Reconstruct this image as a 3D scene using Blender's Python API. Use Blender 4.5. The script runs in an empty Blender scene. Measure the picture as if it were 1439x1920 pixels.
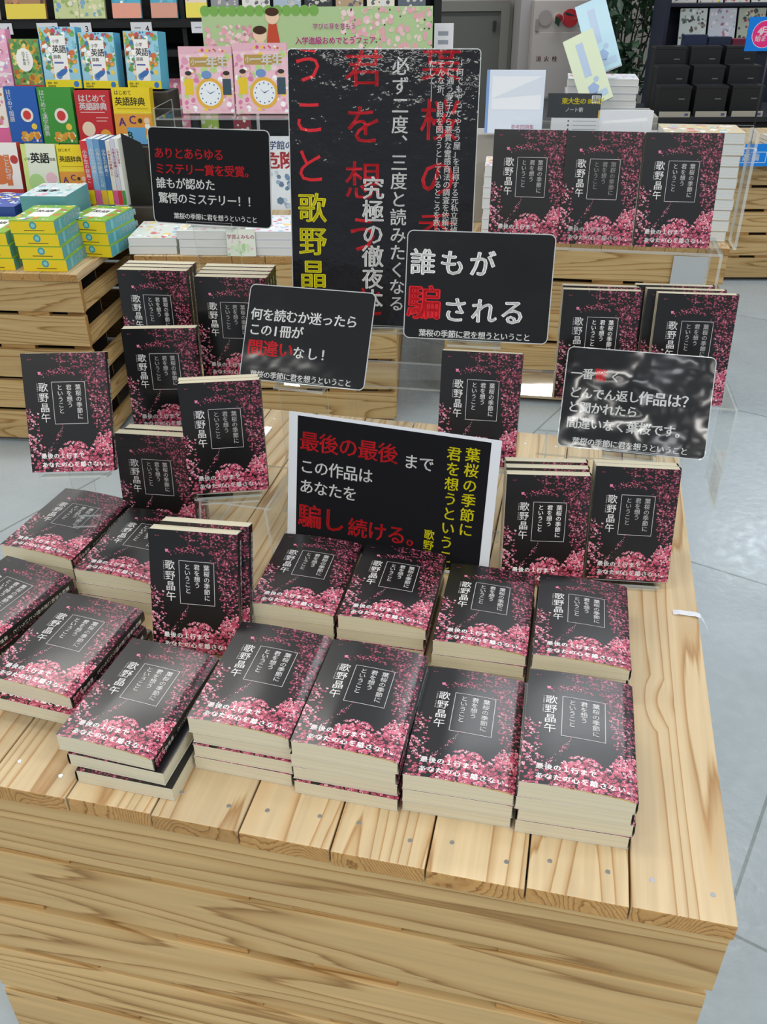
import bpy, math, random
from mathutils import Matrix, Vector
PI = math.pi
S = bpy.context.scene
COL = S.collection
T = 0.51            # height of the table top above the floor
R = math.radians

# ------------------------------------------------------------------ camera, world, light, exposure
cam_d = bpy.data.cameras.new('camera'); cam = bpy.data.objects.new('camera', cam_d); COL.objects.link(cam)
cam_d.sensor_width = 36.0; cam_d.lens = 30.74; cam_d.clip_start = 0.02; cam_d.clip_end = 60
_p, _r = R(32.022), R(-0.455)
_fw = Vector((0, math.cos(_p), -math.sin(_p))); _rt = Vector((1, 0, 0)); _up = _rt.cross(_fw)
_r2 = _rt*math.cos(_r) + _up*math.sin(_r); _u2 = _up*math.cos(_r) - _rt*math.sin(_r)
_m = Matrix.Identity(4)
for i in range(3):
    _m[i][0] = _r2[i]; _m[i][1] = _u2[i]; _m[i][2] = -_fw[i]
_m[0][3], _m[1][3], _m[2][3] = 0, 0, T + 0.68364
cam.matrix_world = _m
S.camera = cam
S.view_settings.view_transform = 'Standard'; S.view_settings.look = 'None'
S.view_settings.gamma = 1.0; S.view_settings.use_curve_mapping = False
S.view_settings.exposure = 0.0
W = bpy.data.worlds.new('shop_ambient_fill'); S.world = W; W.use_nodes = True
W.node_tree.nodes['Background'].inputs[0].default_value = (0.86, 0.93, 1.0, 1)
W.node_tree.nodes['Background'].inputs[1].default_value = 0.34  # even ambient fill, added to stand in for the lit shop around

def area(name, loc, sx, sy, power, col=(1, .96, .88), rot=(0, 0, 0)):
    l = bpy.data.lights.new(name, 'AREA'); l.shape = 'RECTANGLE'; l.size = sx; l.size_y = sy
    l.energy = power; l.color = col
    o = bpy.data.objects.new(name, l); COL.objects.link(o); o.location = loc; o.rotation_euler = rot
    return o
# rows of fluorescent ceiling lamps, 2.75 m above the floor
for yy, pw, sh in ((-3.0, 21, 0), (-1.35, 30, .6), (0.8, 10, 0), (2.75, 18, -.1), (5.75, 23, 0)):
    for xx, cc in ((-3.0, (1.0, .975, .92)), (-0.9, (1.0, .975, .92)), (1.2, (.93, .965, 1.0)), (3.3, (.86, .94, 1.0))):
        area('ceiling_tube', (xx+sh, yy, 2.75), 1.3, 0.26, pw, cc)

# ------------------------------------------------------------------ helpers
def lin(c):
    if isinstance(c, str):
        c = c.lstrip('#'); c = tuple(int(c[i:i+2], 16)/255 for i in (0, 2, 4))
    return tuple((x/12.92 if x <= .04045 else ((x+.055)/1.055)**2.4) for x in c[:3]) + (1.0,)
LC = {}
def L(c):
    if c not in LC: LC[c] = lin(c)
    return LC[c]

class MB:
    """collects verts / faces / face colours / material slots, then links ONE mesh object"""
    def __init__(s): s.v = []; s.f = []; s.c = []; s.m = []; s.sm = []
    def face(s, idx, col='#ffffff', m=0, sm=False):
        s.f.append(tuple(idx)); s.c.append(L(col) if isinstance(col, str) else col); s.m.append(m); s.sm.append(sm)
    def poly(s, pts, col='#ffffff', m=0):
        n = len(s.v); s.v.extend([tuple(p) for p in pts]); s.face(range(n, n+len(pts)), col, m)
    def box(s, x0, x1, y0, y1, z0, z1, col='#ffffff', m=0, mat=None, ms=None):
        n = len(s.v)
        pts = [(x0,y0,z0),(x1,y0,z0),(x1,y1,z0),(x0,y1,z0),(x0,y0,z1),(x1,y0,z1),(x1,y1,z1),(x0,y1,z1)]
        if mat: pts = [tuple(mat @ Vector(p)) for p in pts]
        s.v.extend(pts)
        for k, q in enumerate(((0,3,2,1),(4,5,6,7),(0,1,5,4),(1,2,6,5),(2,3,7,6),(3,0,4,7))):
            s.face([n+i for i in q], col, ms[k] if ms else m)
    def tube(s, pts, rad, col='#ffffff', m=0, n=8, r2=None):
        pts = [Vector(p) for p in pts]; b = len(s.v)
        for i, p in enumerate(pts):
            d = (pts[min(i+1, len(pts)-1)] - pts[max(i-1, 0)]).normalized()
            a = d.orthogonal().normalized(); e = d.cross(a)
            rr = rad if r2 is None else rad + (r2-rad)*i/max(1, len(pts)-1)
            for k in range(n):
                t = 2*PI*k/n; s.v.append(tuple(p + a*rr*math.cos(t) + e*rr*math.sin(t)))
        for i in range(len(pts)-1):
            for k in range(n):
                s.face((b+i*n+k, b+i*n+(k+1)%n, b+(i+1)*n+(k+1)%n, b+(i+1)*n+k), col, m, True)
        s.face([b+k for k in range(n)][::-1], col, m); s.face([b+(len(pts)-1)*n+k for k in range(n)], col, m)
    def disc(s, cx, cy, r, col, z=0, n=12, sx=1, sy=1, rot=0):
        s.poly([(cx+r*(sx*math.cos(2*PI*k/n)*math.cos(rot)-sy*math.sin(2*PI*k/n)*math.sin(rot)),
                 cy+r*(sx*math.cos(2*PI*k/n)*math.sin(rot)+sy*math.sin(2*PI*k/n)*math.cos(rot)), z) for k in range(n)], col)
    def mesh(s, name, mats):
        me = bpy.data.meshes.new(name); me.from_pydata(s.v, [], s.f)
        for m in mats: me.materials.append(m)
        me.polygons.foreach_set('material_index', s.m)
        me.polygons.foreach_set('use_smooth', s.sm)
        at = me.color_attributes.new('Col', 'FLOAT_COLOR', 'CORNER')
        buf = []
        for f, c in zip(s.f, s.c): buf.extend(list(c)*len(f))
        at.data.foreach_set('color', buf); me.update()
        return me
    def build(s, name, mats, parent=None, loc=(0,0,0), rot=(0,0,0), bevel=0):
        o = bpy.data.objects.new(name, s.mesh(name, mats)); COL.objects.link(o)
        o.location = loc; o.rotation_euler = rot
        if parent: o.parent = parent
        if bevel:
            b = o.modifiers.new('bevel', 'BEVEL'); b.width = bevel; b.segments = 2; b.limit_method = 'ANGLE'
        return o
def tag(o, label, cat, group=None):
    o['label'] = label; o['category'] = cat
    if group: o['group'] = group
    return o
def thing(name, label, cat, loc=(0,0,0), rot=(0,0,0), group=None):
    o = bpy.data.objects.new(name, None); COL.objects.link(o); o.location = loc; o.rotation_euler = rot
    o.empty_display_size = .05
    return tag(o, label, cat, group)
def structure(o): o['kind'] = 'structure'; return o
def dup(root, loc, rot, label, group=None):
    r = root.copy(); COL.objects.link(r); r.location = loc; r.rotation_euler = rot; r['label'] = label
    if group: r['group'] = group
    for ch in list(root.children):
        c = ch.copy(); COL.objects.link(c); c.parent = r
        for g in list(ch.children):
            d = g.copy(); COL.objects.link(d); d.parent = c
    return r
def pose(yaw, tilt): return (PI/2 - tilt, 0, yaw)     # +Z of the local frame faces the viewer, +Y goes up
def rmat(rot): return Matrix.Rotation(rot[2], 3, 'Z') @ Matrix.Rotation(rot[0], 3, 'X')

# ------------------------------------------------------------------ materials
def newmat(name):
    m = bpy.data.materials.new(name); m.use_nodes = True
    nt = m.node_tree; b = nt.nodes['Principled BSDF']
    return m, nt, b
def N(nt, t, **kw):
    n = nt.nodes.new(t)
    for k, v in kw.items():
        if k == 'inp':
            for a, b in v.items(): n.inputs[a].default_value = b
        else: setattr(n, k, v)
    return n
def plain(name, col, rough=.5, metal=0, coat=0, spec=.5):
    m, nt, b = newmat(name); b.inputs['Base Color'].default_value = L(col) if isinstance(col, str) else col
    b.inputs['Roughness'].default_value = rough; b.inputs['Metallic'].default_value = metal
    b.inputs['Coat Weight'].default_value = coat; b.inputs['Specular IOR Level'].default_value = spec
    return m
def printed(name, rough, coat, bump=None, coat_rough=.05, spec=.5):
    """ink on paper: colours come from the printed design, bump = list of (scale, strength, detail) waves of the sheet"""
    m, nt, b = newmat(name)
    a = N(nt, 'ShaderNodeVertexColor', layer_name='Col')
    nt.links.new(a.outputs['Color'], b.inputs['Base Color'])
    b.inputs['Roughness'].default_value = rough; b.inputs['Coat Weight'].default_value = coat
    b.inputs['Coat Roughness'].default_value = coat_rough; b.inputs['Specular IOR Level'].default_value = spec
    if bump:
        tc = N(nt, 'ShaderNodeTexCoord'); prev = None
        oi = N(nt, 'ShaderNodeObjectInfo')
        ad = N(nt, 'ShaderNodeVectorMath', operation='ADD'); nt.links.new(tc.outputs['Object'], ad.inputs[0])
        sc = N(nt, 'ShaderNodeMath', operation='MULTIPLY', inp={1: 37.0}); nt.links.new(oi.outputs['Random'], sc.inputs[0])
        nt.links.new(sc.outputs[0], ad.inputs[1])
        for scale, dist, det in bump:
            n = N(nt, 'ShaderNodeTexNoise', inp={'Scale': scale, 'Detail': det})
            nt.links.new(ad.outputs[0], n.inputs['Vector'])
            bp = N(nt, 'ShaderNodeBump', inp={'Strength': 1.0, 'Distance': dist})
            nt.links.new(n.outputs[0], bp.inputs['Height'])
            if prev: nt.links.new(prev.outputs[0], bp.inputs['Normal'])
            prev = bp
        nt.links.new(prev.outputs[0], b.inputs['Normal']); nt.links.new(prev.outputs[0], b.inputs['Coat Normal'])
    return m
M_cover = printed('coated_book_cover', .36, .4, [(9, .0012, 1)], .17, .45)
M_print = printed('printed_paper', .5, .1)
M_lam = printed('laminated_card', .55, .55, [(11, .004, 1), (45, .0003, 2)], .08, .15)
M_lam_flat = printed('laminated_flat_card', .55, .3, [(7, .002, 1)], .1, .12)
M_lam_bent = printed('laminated_bent_card', .55, .7, [(9, .006, 1), (40, .0004, 1)], .1, .12)
M_lam_wavy = printed('laminated_wavy_card', .55, 1.0, [(10, .030, .3), (34, .0022, 1)], .14, .1)
M_poster = printed('laminated_poster', .55, .7, [(5, .007, 1), (42, .0018, 3)], .07, .15)
M_card = printed('matt_card', .7, 0, None, .05, .2)

def paper_mat(name, col):
    m, nt, b = newmat(name); tc = N(nt, 'ShaderNodeTexCoord')
    mp = N(nt, 'ShaderNodeMapping', inp={'Scale': (2, 2, 900)})
    nt.links.new(tc.outputs['Object'], mp.inputs[0])
    n = N(nt, 'ShaderNodeTexNoise', inp={'Scale': 1.0, 'Detail': 2}); nt.links.new(mp.outputs[0], n.inputs['Vector'])
    r = N(nt, 'ShaderNodeMapRange', inp={'From Min': .3, 'From Max': .7, 'To Min': .86, 'To Max': 1.04}); nt.links.new(n.outputs[0], r.inputs[0])
    mx = N(nt, 'ShaderNodeMix', data_type='RGBA', blend_type='MULTIPLY'); mx.inputs[0].default_value = 1
    mx.inputs[6].default_value = L(col); nt.links.new(r.outputs[0], mx.inputs[7]); nt.links.new(mx.outputs[2], b.inputs['Base Color'])
    b.inputs['Roughness'].default_value = .85; b.inputs['Specular IOR Level'].default_value = .2
    return m
M_pages = paper_mat('cream_page_edges', '#d6ceb4')
M_white_pages = paper_mat('white_page_edges', '#e6e6e2')
M_fly = plain('yellow_flyleaf', '#d9a23a', .7)

def wood(name, light, mid, dark, ringn=11, knots=True):
    m, nt, b = newmat(name); lk = nt.links.new
    tc = N(nt, 'ShaderNodeTexCoord'); oi = N(nt, 'ShaderNodeObjectInfo')
    off = N(nt, 'ShaderNodeMath', operation='MULTIPLY', inp={1: 91.7}); lk(oi.outputs['Random'], off.inputs[0])
    cx = N(nt, 'ShaderNodeCombineXYZ'); lk(off.outputs[0], cx.inputs[0]); lk(off.outputs[0], cx.inputs[1]); cx.inputs[2].default_value = 3.1
    ad = N(nt, 'ShaderNodeVectorMath', operation='ADD'); lk(tc.outputs['Object'], ad.inputs[0]); lk(cx.outputs[0], ad.inputs[1])
    def mapped(sc):
        mp = N(nt, 'ShaderNodeVectorMath', operation='MULTIPLY'); lk(ad.outputs[0], mp.inputs[0]); mp.inputs[1].default_value = sc; return mp
    big = N(nt, 'ShaderNodeTexNoise', inp={'Scale': 1, 'Detail': 1.2, 'Roughness': .45}); lk(mapped((.55, 9, 9)).outputs[0], big.inputs['Vector'])
    # knots: sparse cells, they pull the rings around them
    vo = N(nt, 'ShaderNodeTexVoronoi', feature='F1', inp={'Scale': 1, 'Randomness': 1}); lk(mapped((3.2, 7.5, 0)).outputs[0], vo.inputs['Vector'])
    kk = N(nt, 'ShaderNodeMapRange', inp={'From Min': .02, 'From Max': .2, 'To Min': 1, 'To Max': 0}); lk(vo.outputs['Distance'], kk.inputs[0])
    sep = N(nt, 'ShaderNodeSeparateColor'); lk(vo.outputs['Color'], sep.inputs[0])
    pres = N(nt, 'ShaderNodeMath', operation='GREATER_THAN', inp={1: .90 if knots else 2.0}); lk(sep.outputs[0], pres.inputs[0])
    kp = N(nt, 'ShaderNodeMath', operation='MULTIPLY'); lk(kk.outputs[0], kp.inputs[0]); lk(pres.outputs[0], kp.inputs[1])
    kd = N(nt, 'ShaderNodeMath', operation='MULTIPLY', inp={1: .12}); lk(kp.outputs[0], kd.inputs[0])
    sm = N(nt, 'ShaderNodeMath', operation='ADD'); lk(big.outputs[0], sm.inputs[0]); lk(kd.outputs[0], sm.inputs[1])
    fine = N(nt, 'ShaderNodeTexNoise', inp={'Scale': 1, 'Detail': 2}); lk(mapped((5, 130, 130)).outputs[0], fine.inputs['Vector'])
    fs = N(nt, 'ShaderNodeMath', operation='MULTIPLY', inp={1: .02}); lk(fine.outputs[0], fs.inputs[0])
    s2 = N(nt, 'ShaderNodeMath', operation='ADD'); lk(sm.outputs[0], s2.inputs[0]); lk(fs.outputs[0], s2.inputs[1])
    rg = N(nt, 'ShaderNodeMath', operation='MULTIPLY', inp={1: float(ringn)*2.2}); lk(s2.outputs[0], rg.inputs[0])
    fr = N(nt, 'ShaderNodeMath', operation='FRACT'); lk(rg.outputs[0], fr.inputs[0])
    ramp = N(nt, 'ShaderNodeValToRGB'); lk(fr.outputs[0], ramp.inputs[0])
    e = ramp.color_ramp.elements
    e[0].position = 0; e[0].color = L(light); e[1].position = 1; e[1].color = L(light)
    for pos, c in ((.55, light), (.8, mid), (.92, dark), (.97, mid)):
        n = e.new(pos); n.color = L(c)
    fr2 = N(nt, 'ShaderNodeMapRange', inp={'From Min': .25, 'From Max': .75, 'To Min': .86, 'To Max': 1.08}); lk(fine.outputs[0], fr2.inputs[0])
    mx = N(nt, 'ShaderNodeMix', data_type='RGBA', blend_type='MULTIPLY'); mx.inputs[0].default_value = 1
    lk(ramp.outputs[0], mx.inputs[6]); lk(fr2.outputs[0], mx.inputs[7])
    tone = N(nt, 'ShaderNodeMapRange', inp={'To Min': .86, 'To Max': 1.08}); lk(oi.outputs['Random'], tone.inputs[0])
    mt = N(nt, 'ShaderNodeMix', data_type='RGBA', blend_type='MULTIPLY'); mt.inputs[0].default_value = 1
    lk(mx.outputs[2], mt.inputs[6]); lk(tone.outputs[0], mt.inputs[7])
    km = N(nt, 'ShaderNodeMapRange', inp={'From Min': .55, 'From Max': .85, 'To Min': 0, 'To Max': 1}); lk(kp.outputs[0], km.inputs[0])
    mk = N(nt, 'ShaderNodeMix', data_type='RGBA'); lk(km.outputs[0], mk.inputs[0]); lk(mt.outputs[2], mk.inputs[6]); mk.inputs[7].default_value = L('#3a2413')
    lk(mk.outputs[2], b.inputs['Base Color'])
    b.inputs['Roughness'].default_value = .55; b.inputs['Specular IOR Level'].default_value = .35
    bp = N(nt, 'ShaderNodeBump', inp={'Strength': .25, 'Distance': .0006}); lk(fine.outputs[0], bp.inputs['Height']); lk(bp.outputs[0], b.inputs['Normal'])
    return m
M_wood = wood('planed_cedar_planks', '#d3bb94', '#c9ab80', '#ad8558', 9)
M_wood2 = wood('planed_cedar_boards', '#c8a873', '#ba9660', '#94703f', 11)
M_endgrain = wood('rough_cedar_block', '#b98f55', '#a97c43', '#7a5527', 26, False)
M_screw = plain('zinc_screw', '#b9bcc0', .3, .9)
M_gap_shade = plain('painted_gap_shade', '#2a2219', .9)  # shade colour for the sheet inside the tables

def acrylic():
    m = bpy.data.materials.new('clear_acrylic'); m.use_nodes = True; nt = m.node_tree; nt.nodes.clear()
    o = N(nt, 'ShaderNodeOutputMaterial'); tr = N(nt, 'ShaderNodeBsdfTransparent', inp={'Color': (.975, .982, .98, 1)})
    gl = N(nt, 'ShaderNodeBsdfGlossy', inp={'Roughness': .03, 'Color': (1, 1, 1, 1)})
    fr = N(nt, 'ShaderNodeFresnel', inp={'IOR': 1.45}); mx = N(nt, 'ShaderNodeMixShader'); ge = N(nt, 'ShaderNodeNewGeometry')
    iv = N(nt, 'ShaderNodeMath', operation='SUBTRACT', inp={0: 1.0}); nt.links.new(ge.outputs['Backfacing'], iv.inputs[1])
    ml = N(nt, 'ShaderNodeMath', operation='MULTIPLY'); nt.links.new(fr.outputs[0], ml.inputs[0]); nt.links.new(iv.outputs[0], ml.inputs[1])
    nt.links.new(ml.outputs[0], mx.inputs[0]); nt.links.new(tr.outputs[0], mx.inputs[1]); nt.links.new(gl.outputs[0], mx.inputs[2]); nt.links.new(mx.outputs[0], o.inputs[0])
    e = bpy.data.materials.new('acrylic_cut_edge'); e.use_nodes = True; nt = e.node_tree; nt.nodes.clear()
    o = N(nt, 'ShaderNodeOutputMaterial'); tr = N(nt, 'ShaderNodeBsdfTransparent', inp={'Color': (.85, .88, .87, 1)})
    pr = N(nt, 'ShaderNodeBsdfPrincipled', inp={'Base Color': (.80, .84, .83, 1), 'Roughness': .15}); mx = N(nt, 'ShaderNodeMixShader', inp={0: .42})
    nt.links.new(tr.outputs[0], mx.inputs[1]); nt.links.new(pr.outputs[0], mx.inputs[2]); nt.links.new(mx.outputs[0], o.inputs[0])
    return [m, e]
ACR = acrylic()

# ------------------------------------------------------------------ lettering and printed artwork
GL = {}
def glyph(ch, off):
    k = (ch, off)
    if k in GL: return GL[k]
    cu = bpy.data.curves.new('glyph', 'FONT'); cu.body = ch; cu.resolution_u = 2; cu.offset = off
    ob = bpy.data.objects.new('glyph', cu); me = ob.to_mesh()
    vs = [(v.co.x, v.co.y) for v in me.vertices]; fs = [tuple(p.vertices) for p in me.polygons]
    ob.to_mesh_clear(); bpy.data.objects.remove(ob); bpy.data.curves.remove(cu)
    GL[k] = (vs, fs); return GL[k]
def bbox(vs):
    xs = [v[0] for v in vs]; ys = [v[1] for v in vs]; return min(xs), max(xs), min(ys), max(ys)
_b = bbox(glyph('国', 0)[0]); EM = (_b[1]-_b[0])/.86; ECX, ECY = (_b[0]+_b[1])/2, (_b[2]+_b[3])/2
SMALL = 'ゃゅょっャュョッァィゥェォ'; PUNC = '、。'
class PM(MB):
    """a printed face: x to the right, y up from the bottom-left corner, metres; z = tiny ink layer"""
    def __init__(s, w, h): super().__init__(); s.w = w; s.h = h; s.z = .0; s.lo = (-9, -9, 9, 9)
    def rect(s, x0, y0, x1, y1, col, z=None, nx=1, ny=1):       # y measured down from the top edge
        z = s.z if z is None else z; n = len(s.v)
        for j in range(ny+1):
            for i in range(nx+1): s.v.append((x0+(x1-x0)*i/nx, s.h-(y1+(y0-y1)*j/ny), z))
        for j in range(ny):
            for i in range(nx):
                a = n+j*(nx+1)+i; s.face((a, a+1, a+nx+2, a+nx+1), col)
    def char(s, ch, cx, cy, size, col, z, off=0.0, sx=1.0, fat=0, vert=False, shear=0):
        if ch in ' \u3000': return
        fat = max(fat, off); off = 0
        vs, fs = glyph(ch, off); k = size/EM
        x0, x1, y0, y1 = bbox(vs); ox = ECX if ord(ch) > 0x2e80 else (x0+x1)/2
        rot = vert and ch in 'ー—―'
        dx = dy = 0
        if vert and ch in SMALL: dx, dy = .1*size, .1*size
        if vert and ch in PUNC: dx, dy = .62*size, .62*size
        for sh, sv in (((-fat, 0), (fat, 0), (0, fat*.55), (0, -fat*.55)) if fat > .008 else ((-fat, 0), (fat, 0)) if fat else ((0, 0),)):
            n = len(s.v)
            for (x, y) in vs:
                px, py = (x-ox)*k*sx + sh*size, (y-ECY)*k + sv*size
                if rot: px, py = py, -px
                s.v.append((min(max(cx+px+dx, s.lo[0]), s.lo[2]), min(max(s.h-cy+py+dy, s.lo[1]), s.lo[3]), z))
            for f in fs: s.face([n+i for i in f], col)
    def text(s, st, x, y, size, col, vert=False, pitch=1.0, z=None, **kw):
        """x, y (down from top) = centre of the first character"""
        z = s.z+.00015 if z is None else z
        for ch in st:
            nar = ord(ch) < 0x2e80
            s.char(ch, x, y, size, col, z, vert=vert, **kw)
            if vert: y += size*pitch
            else: x += size*pitch*(.62 if nar else 1)
    def blobs(s, n, box, cols, r0, r1, z=None, seed=1, sides=6):
        rnd = random.Random(seed); z = s.z+.00006 if z is None else z
        for i in range(n):
            x = rnd.uniform(box[0], box[2]); y = rnd.uniform(box[1], box[3]); r = rnd.uniform(r0, r1)
            r = min(r, x-box[0]+.0002, box[2]-x+.0002, y-box[1]+.0002, box[3]-y+.0002)
            if r > .0003: s.disc(x, s.h-y, r, rnd.choice(cols), z+i*1e-7, sides, rnd.uniform(.6, 1), rnd.uniform(.6, 1), rnd.uniform(0, 3))

# ------------------------------------------------------------------ the cherry-blossom paperback
BW, BH, BT = .1035, .149, .0163
def interp(pts, x):
    if x <= pts[0][0]: return pts[0][1]
    for (a, b), (c, d) in zip(pts, pts[1:]):
        if x <= c: return b+(d-b)*(x-a)/(c-a)
    return pts[-1][1]
YT = [(.0, -.1), (.24, -.02), (.36, .03), (.42, .14), (.6, .2), (.68, .21), (.76, .33), (.8, .62), (.88, .72), (1, .74)]
YB = [(0, .60), (.06, .62), (.14, .70), (.2, .78), (.33, .84), (.37, .79), (.46, .735), (.62, .735), (.7, .79), (.78, .77), (.83, .68), (1, .62)]
PAL_TOP = ['#6a2036', '#8a2f49', '#a5435c', '#b85a70', '#501830', '#cc7c8e', '#94384f']
PAL_MID = ['#8a2f49', '#b54d68', '#cc6a82', '#a23c58', '#dd8c9e', '#6a2036', '#c25a74', '#e8a3b0']
PAL_LOW = ['#e57a92', '#d9647f', '#ee99a9', '#dd6e88', '#c24e6e', '#ea889c', '#b54062', '#f4b6c0', '#e0728a', '#f8cdd3']
PAL_DEEP = ['#c9566f', '#b84560', '#d96a82', '#b04660', '#9a3852', '#d66a80', '#7a2a40']
PAL_PALE = ['#eec3cd', '#e3a0b2', '#d77f9a', '#f2d6dc', '#c2607f']
INK = '#0c0b0e'
def cover_art(pm):
    w, h = pm.w, pm.h; rnd = random.Random(7)
    pm.rect(0, 0, w, h, INK, 0, 28, 6)
    def petal(u, v, r, c, z):
        n = rnd.choice((4, 5, 5, 6)); a0 = rnd.uniform(0, 6.28); el = rnd.uniform(.45, 1); ro = rnd.uniform(0, 3.1)
        x, y = u*w, h-v*h; pts = []
        for k in range(n):
            a = a0+2*PI*k/n; rr = r*rnd.uniform(.75, 1.15)
            dx, dy = rr*math.cos(a), rr*math.sin(a)*el
            px = x+dx*math.cos(ro)-dy*math.sin(ro); py = y+dx*math.sin(ro)+dy*math.cos(ro)
            pts.append((min(max(px, 0), w), min(max(py, 0), h), z))
        pm.poly(pts, c)
    z = .00004; zs = 2.2e-8
    cnt = 0
    def flower(u, v, r, pal, z, dark=.25):
        c0 = rnd.choice(pal); a0 = rnd.uniform(0, 6.28); k = rnd.choice((3, 4, 5)); sq = rnd.uniform(.6, 1)
        for j in range(k):
            a = a0+2*PI*j/k+rnd.uniform(-.3, .3); c = rnd.choice(pal) if rnd.random() < dark else c0
            petal(u+r*.8*math.cos(a)/w, v+r*.8*sq*math.sin(a)/h, r*rnd.uniform(.5, .85), c, z+j*4e-9)
    for i in range(520):                                             # crimson undertone of the dense banks
        u, v = rnd.random(), rnd.random()
        if v > interp(YB, u)+.045 and u > .36: petal(u, v, .0034, rnd.choice(['#a0344f', '#b8435f', '#7e2440', '#c9566f']), z+i*zs)
        elif v < interp(YT, u)-.06 and rnd.random() < .7: petal(u, v, .0026, rnd.choice(['#2f0c19', '#43122a', '#1c080f']), z+i*zs)
    z = .00006; i = 0
    def clump(u, v): return .5+.5*math.sin(u*26+math.sin(v*19)*1.7)*math.sin(v*34+math.cos(u*17)*1.6)
    while cnt < 1350 and i < 30000:
        i += 1; u, v = rnd.random(), rnd.random(); yt, yb = interp(YT, u), interp(YB, u); cl = clump(u, v)
        if v > yb:
            e = v-yb; p = min(1, .5+e*8)*(.6+.4*cl)
            if u < .34: p *= .5*(.4+cl)
            if rnd.random() > p: continue
            flower(u, v, rnd.uniform(.0008, .0014), PAL_PALE if (u < .34 and v < .84 and rnd.random() < .35) else PAL_LOW if v < .835 or rnd.random() < .42 else PAL_DEEP, z+cnt*zs)
        elif v < yt:
            e = yt-v; p = min(.95, .22+e*3.6)*(.3+.7*cl)
            if rnd.random() > p: continue
            flower(u, v, rnd.uniform(.0006, .0011), PAL_TOP if v < .33 else PAL_MID, z+cnt*zs)
        elif u < .22 and v > .46:
            if rnd.random() > .9*max(0, 1-(u/(.21 if v > .5 else .1)))*(.25+.75*cl): continue
            flower(u, v, rnd.uniform(.0007, .0012), PAL_MID+PAL_LOW, z+cnt*zs)
        elif u < .2 and v > .2 and rnd.random() < .004: petal(u, v, .0008, '#45132a', z)
        else: continue
        cnt += 1
    z2 = z+cnt*zs+1e-6
    for i in range(60):                                              # the loose sprigs
        t = rnd.random(); petal(.22+.2*t+rnd.gauss(0, .012), .84-.2*t+rnd.gauss(0, .016), rnd.uniform(.0004, .0009), rnd.choice(PAL_PALE+PAL_MID), z2+i*zs)
    for i in range(70):
        t = rnd.random(); petal(.25+.3*t, .17-.03*t+rnd.gauss(0, .015), rnd.uniform(.0004, .001), rnd.choice(PAL_TOP[2:]+PAL_LOW[:2]), z2+i*zs)
    petal(.205, .165, .0026, '#e0809f', z2); petal(.225, .175, .002, '#c65c80', z2+1e-7)
    for du in (-.014, .014): petal(.1+du, .05, .0011, '#b3415f', z2)
    petal(.425, .598, .001, '#b3415f', z2)
    z3 = z2+4e-6
    for pts in ([(1, .80), (.9, .845), (.78, .87), (.66, .865), (.56, .885)], [(.9, .845), (.8, .9), (.66, .93)], [(.98, .9), (.84, .95), (.72, .985)],
                [(1, .72), (.93, .77), (.86, .80)], [(.0, .70), (.07, .78), (.16, .82), (.28, .83)], [(.12, .92), (.24, .965), (.4, .99)], [(.46, .92), (.38, .965), (.3, .955)]):
        for (a, b), (c, d) in zip(pts, pts[1:]):
            x0, y0, x1, y1 = a*w, h-b*h, c*w, h-d*h; ln = math.hypot(x1-x0, y1-y0); nx, ny = -(y1-y0)/ln*.0005, (x1-x0)/ln*.0005
            pm.poly([(x0-nx, y0-ny, z3), (x1-nx, y1-ny, z3), (x1+nx, y1+ny, z3), (x0+nx, y0+ny, z3)], '#2a0d18')
    zt = z3+1.6e-4; wh = '#e9e6e4'
    x0, x1, y0, y1, q = .335*w, .735*w, .237*h, .592*h, .00055
    for r in ((x0, y0, x1, y0+q), (x0, y1-q, x1, y1), (x0, y0, x0+q, y1), (x1-q, y0, x1, y1)): pm.rect(*r, '#cfc8ca', zt, 14, 1)
    pm.text('歌野晶午', .232*w, .282*h, .0118, wh, True, 1.08, zt)
    for j, ch in enumerate('SHOGO UTANO'):
        if ch != ' ':
            vs, fs = glyph(ch, 0); bx = bbox(vs); n = len(pm.v); k = .0019/EM
            for (x, y) in vs: pm.v.append((.163*w+(y-.35)*k, h-.25*h-j*.0021-(x-bx[0])*k, zt))
            for f in fs: pm.face([n+a for a in f], wh)
    pm.text('葉桜の季節に', .648*w, .285*h, .0071, wh, True, 1.03, zt, fat=.014)
    pm.text('君を想う', .538*w, .285*h, .0071, wh, True, 1.03, zt, fat=.014)
    pm.text('ということ', .43*w, .285*h, .0071, wh, True, 1.03, zt, fat=.014)
    pm.text('最後の１行まで', .165*w, .862*h, .0070, '#fffdfd', False, 1.12, zt, fat=.034)
    pm.text('あなたの心を離さない。', .165*w, .937*h, .0070, '#fffdfd', False, 1.15, zt, fat=.034)
def prof(u, curl):
    """thickness of the book across its width, u = 0 fore-edge .. 1 spine"""
    z = BT
    if curl: z += curl*math.sin(min(1, (1-u)/.75)*PI/2)*(1 - .25*max(0, .3-u)/.3)
    if u > .9: z -= (.0026 if curl else .0012)*((u-.9)/.1)**2
    return z
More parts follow.
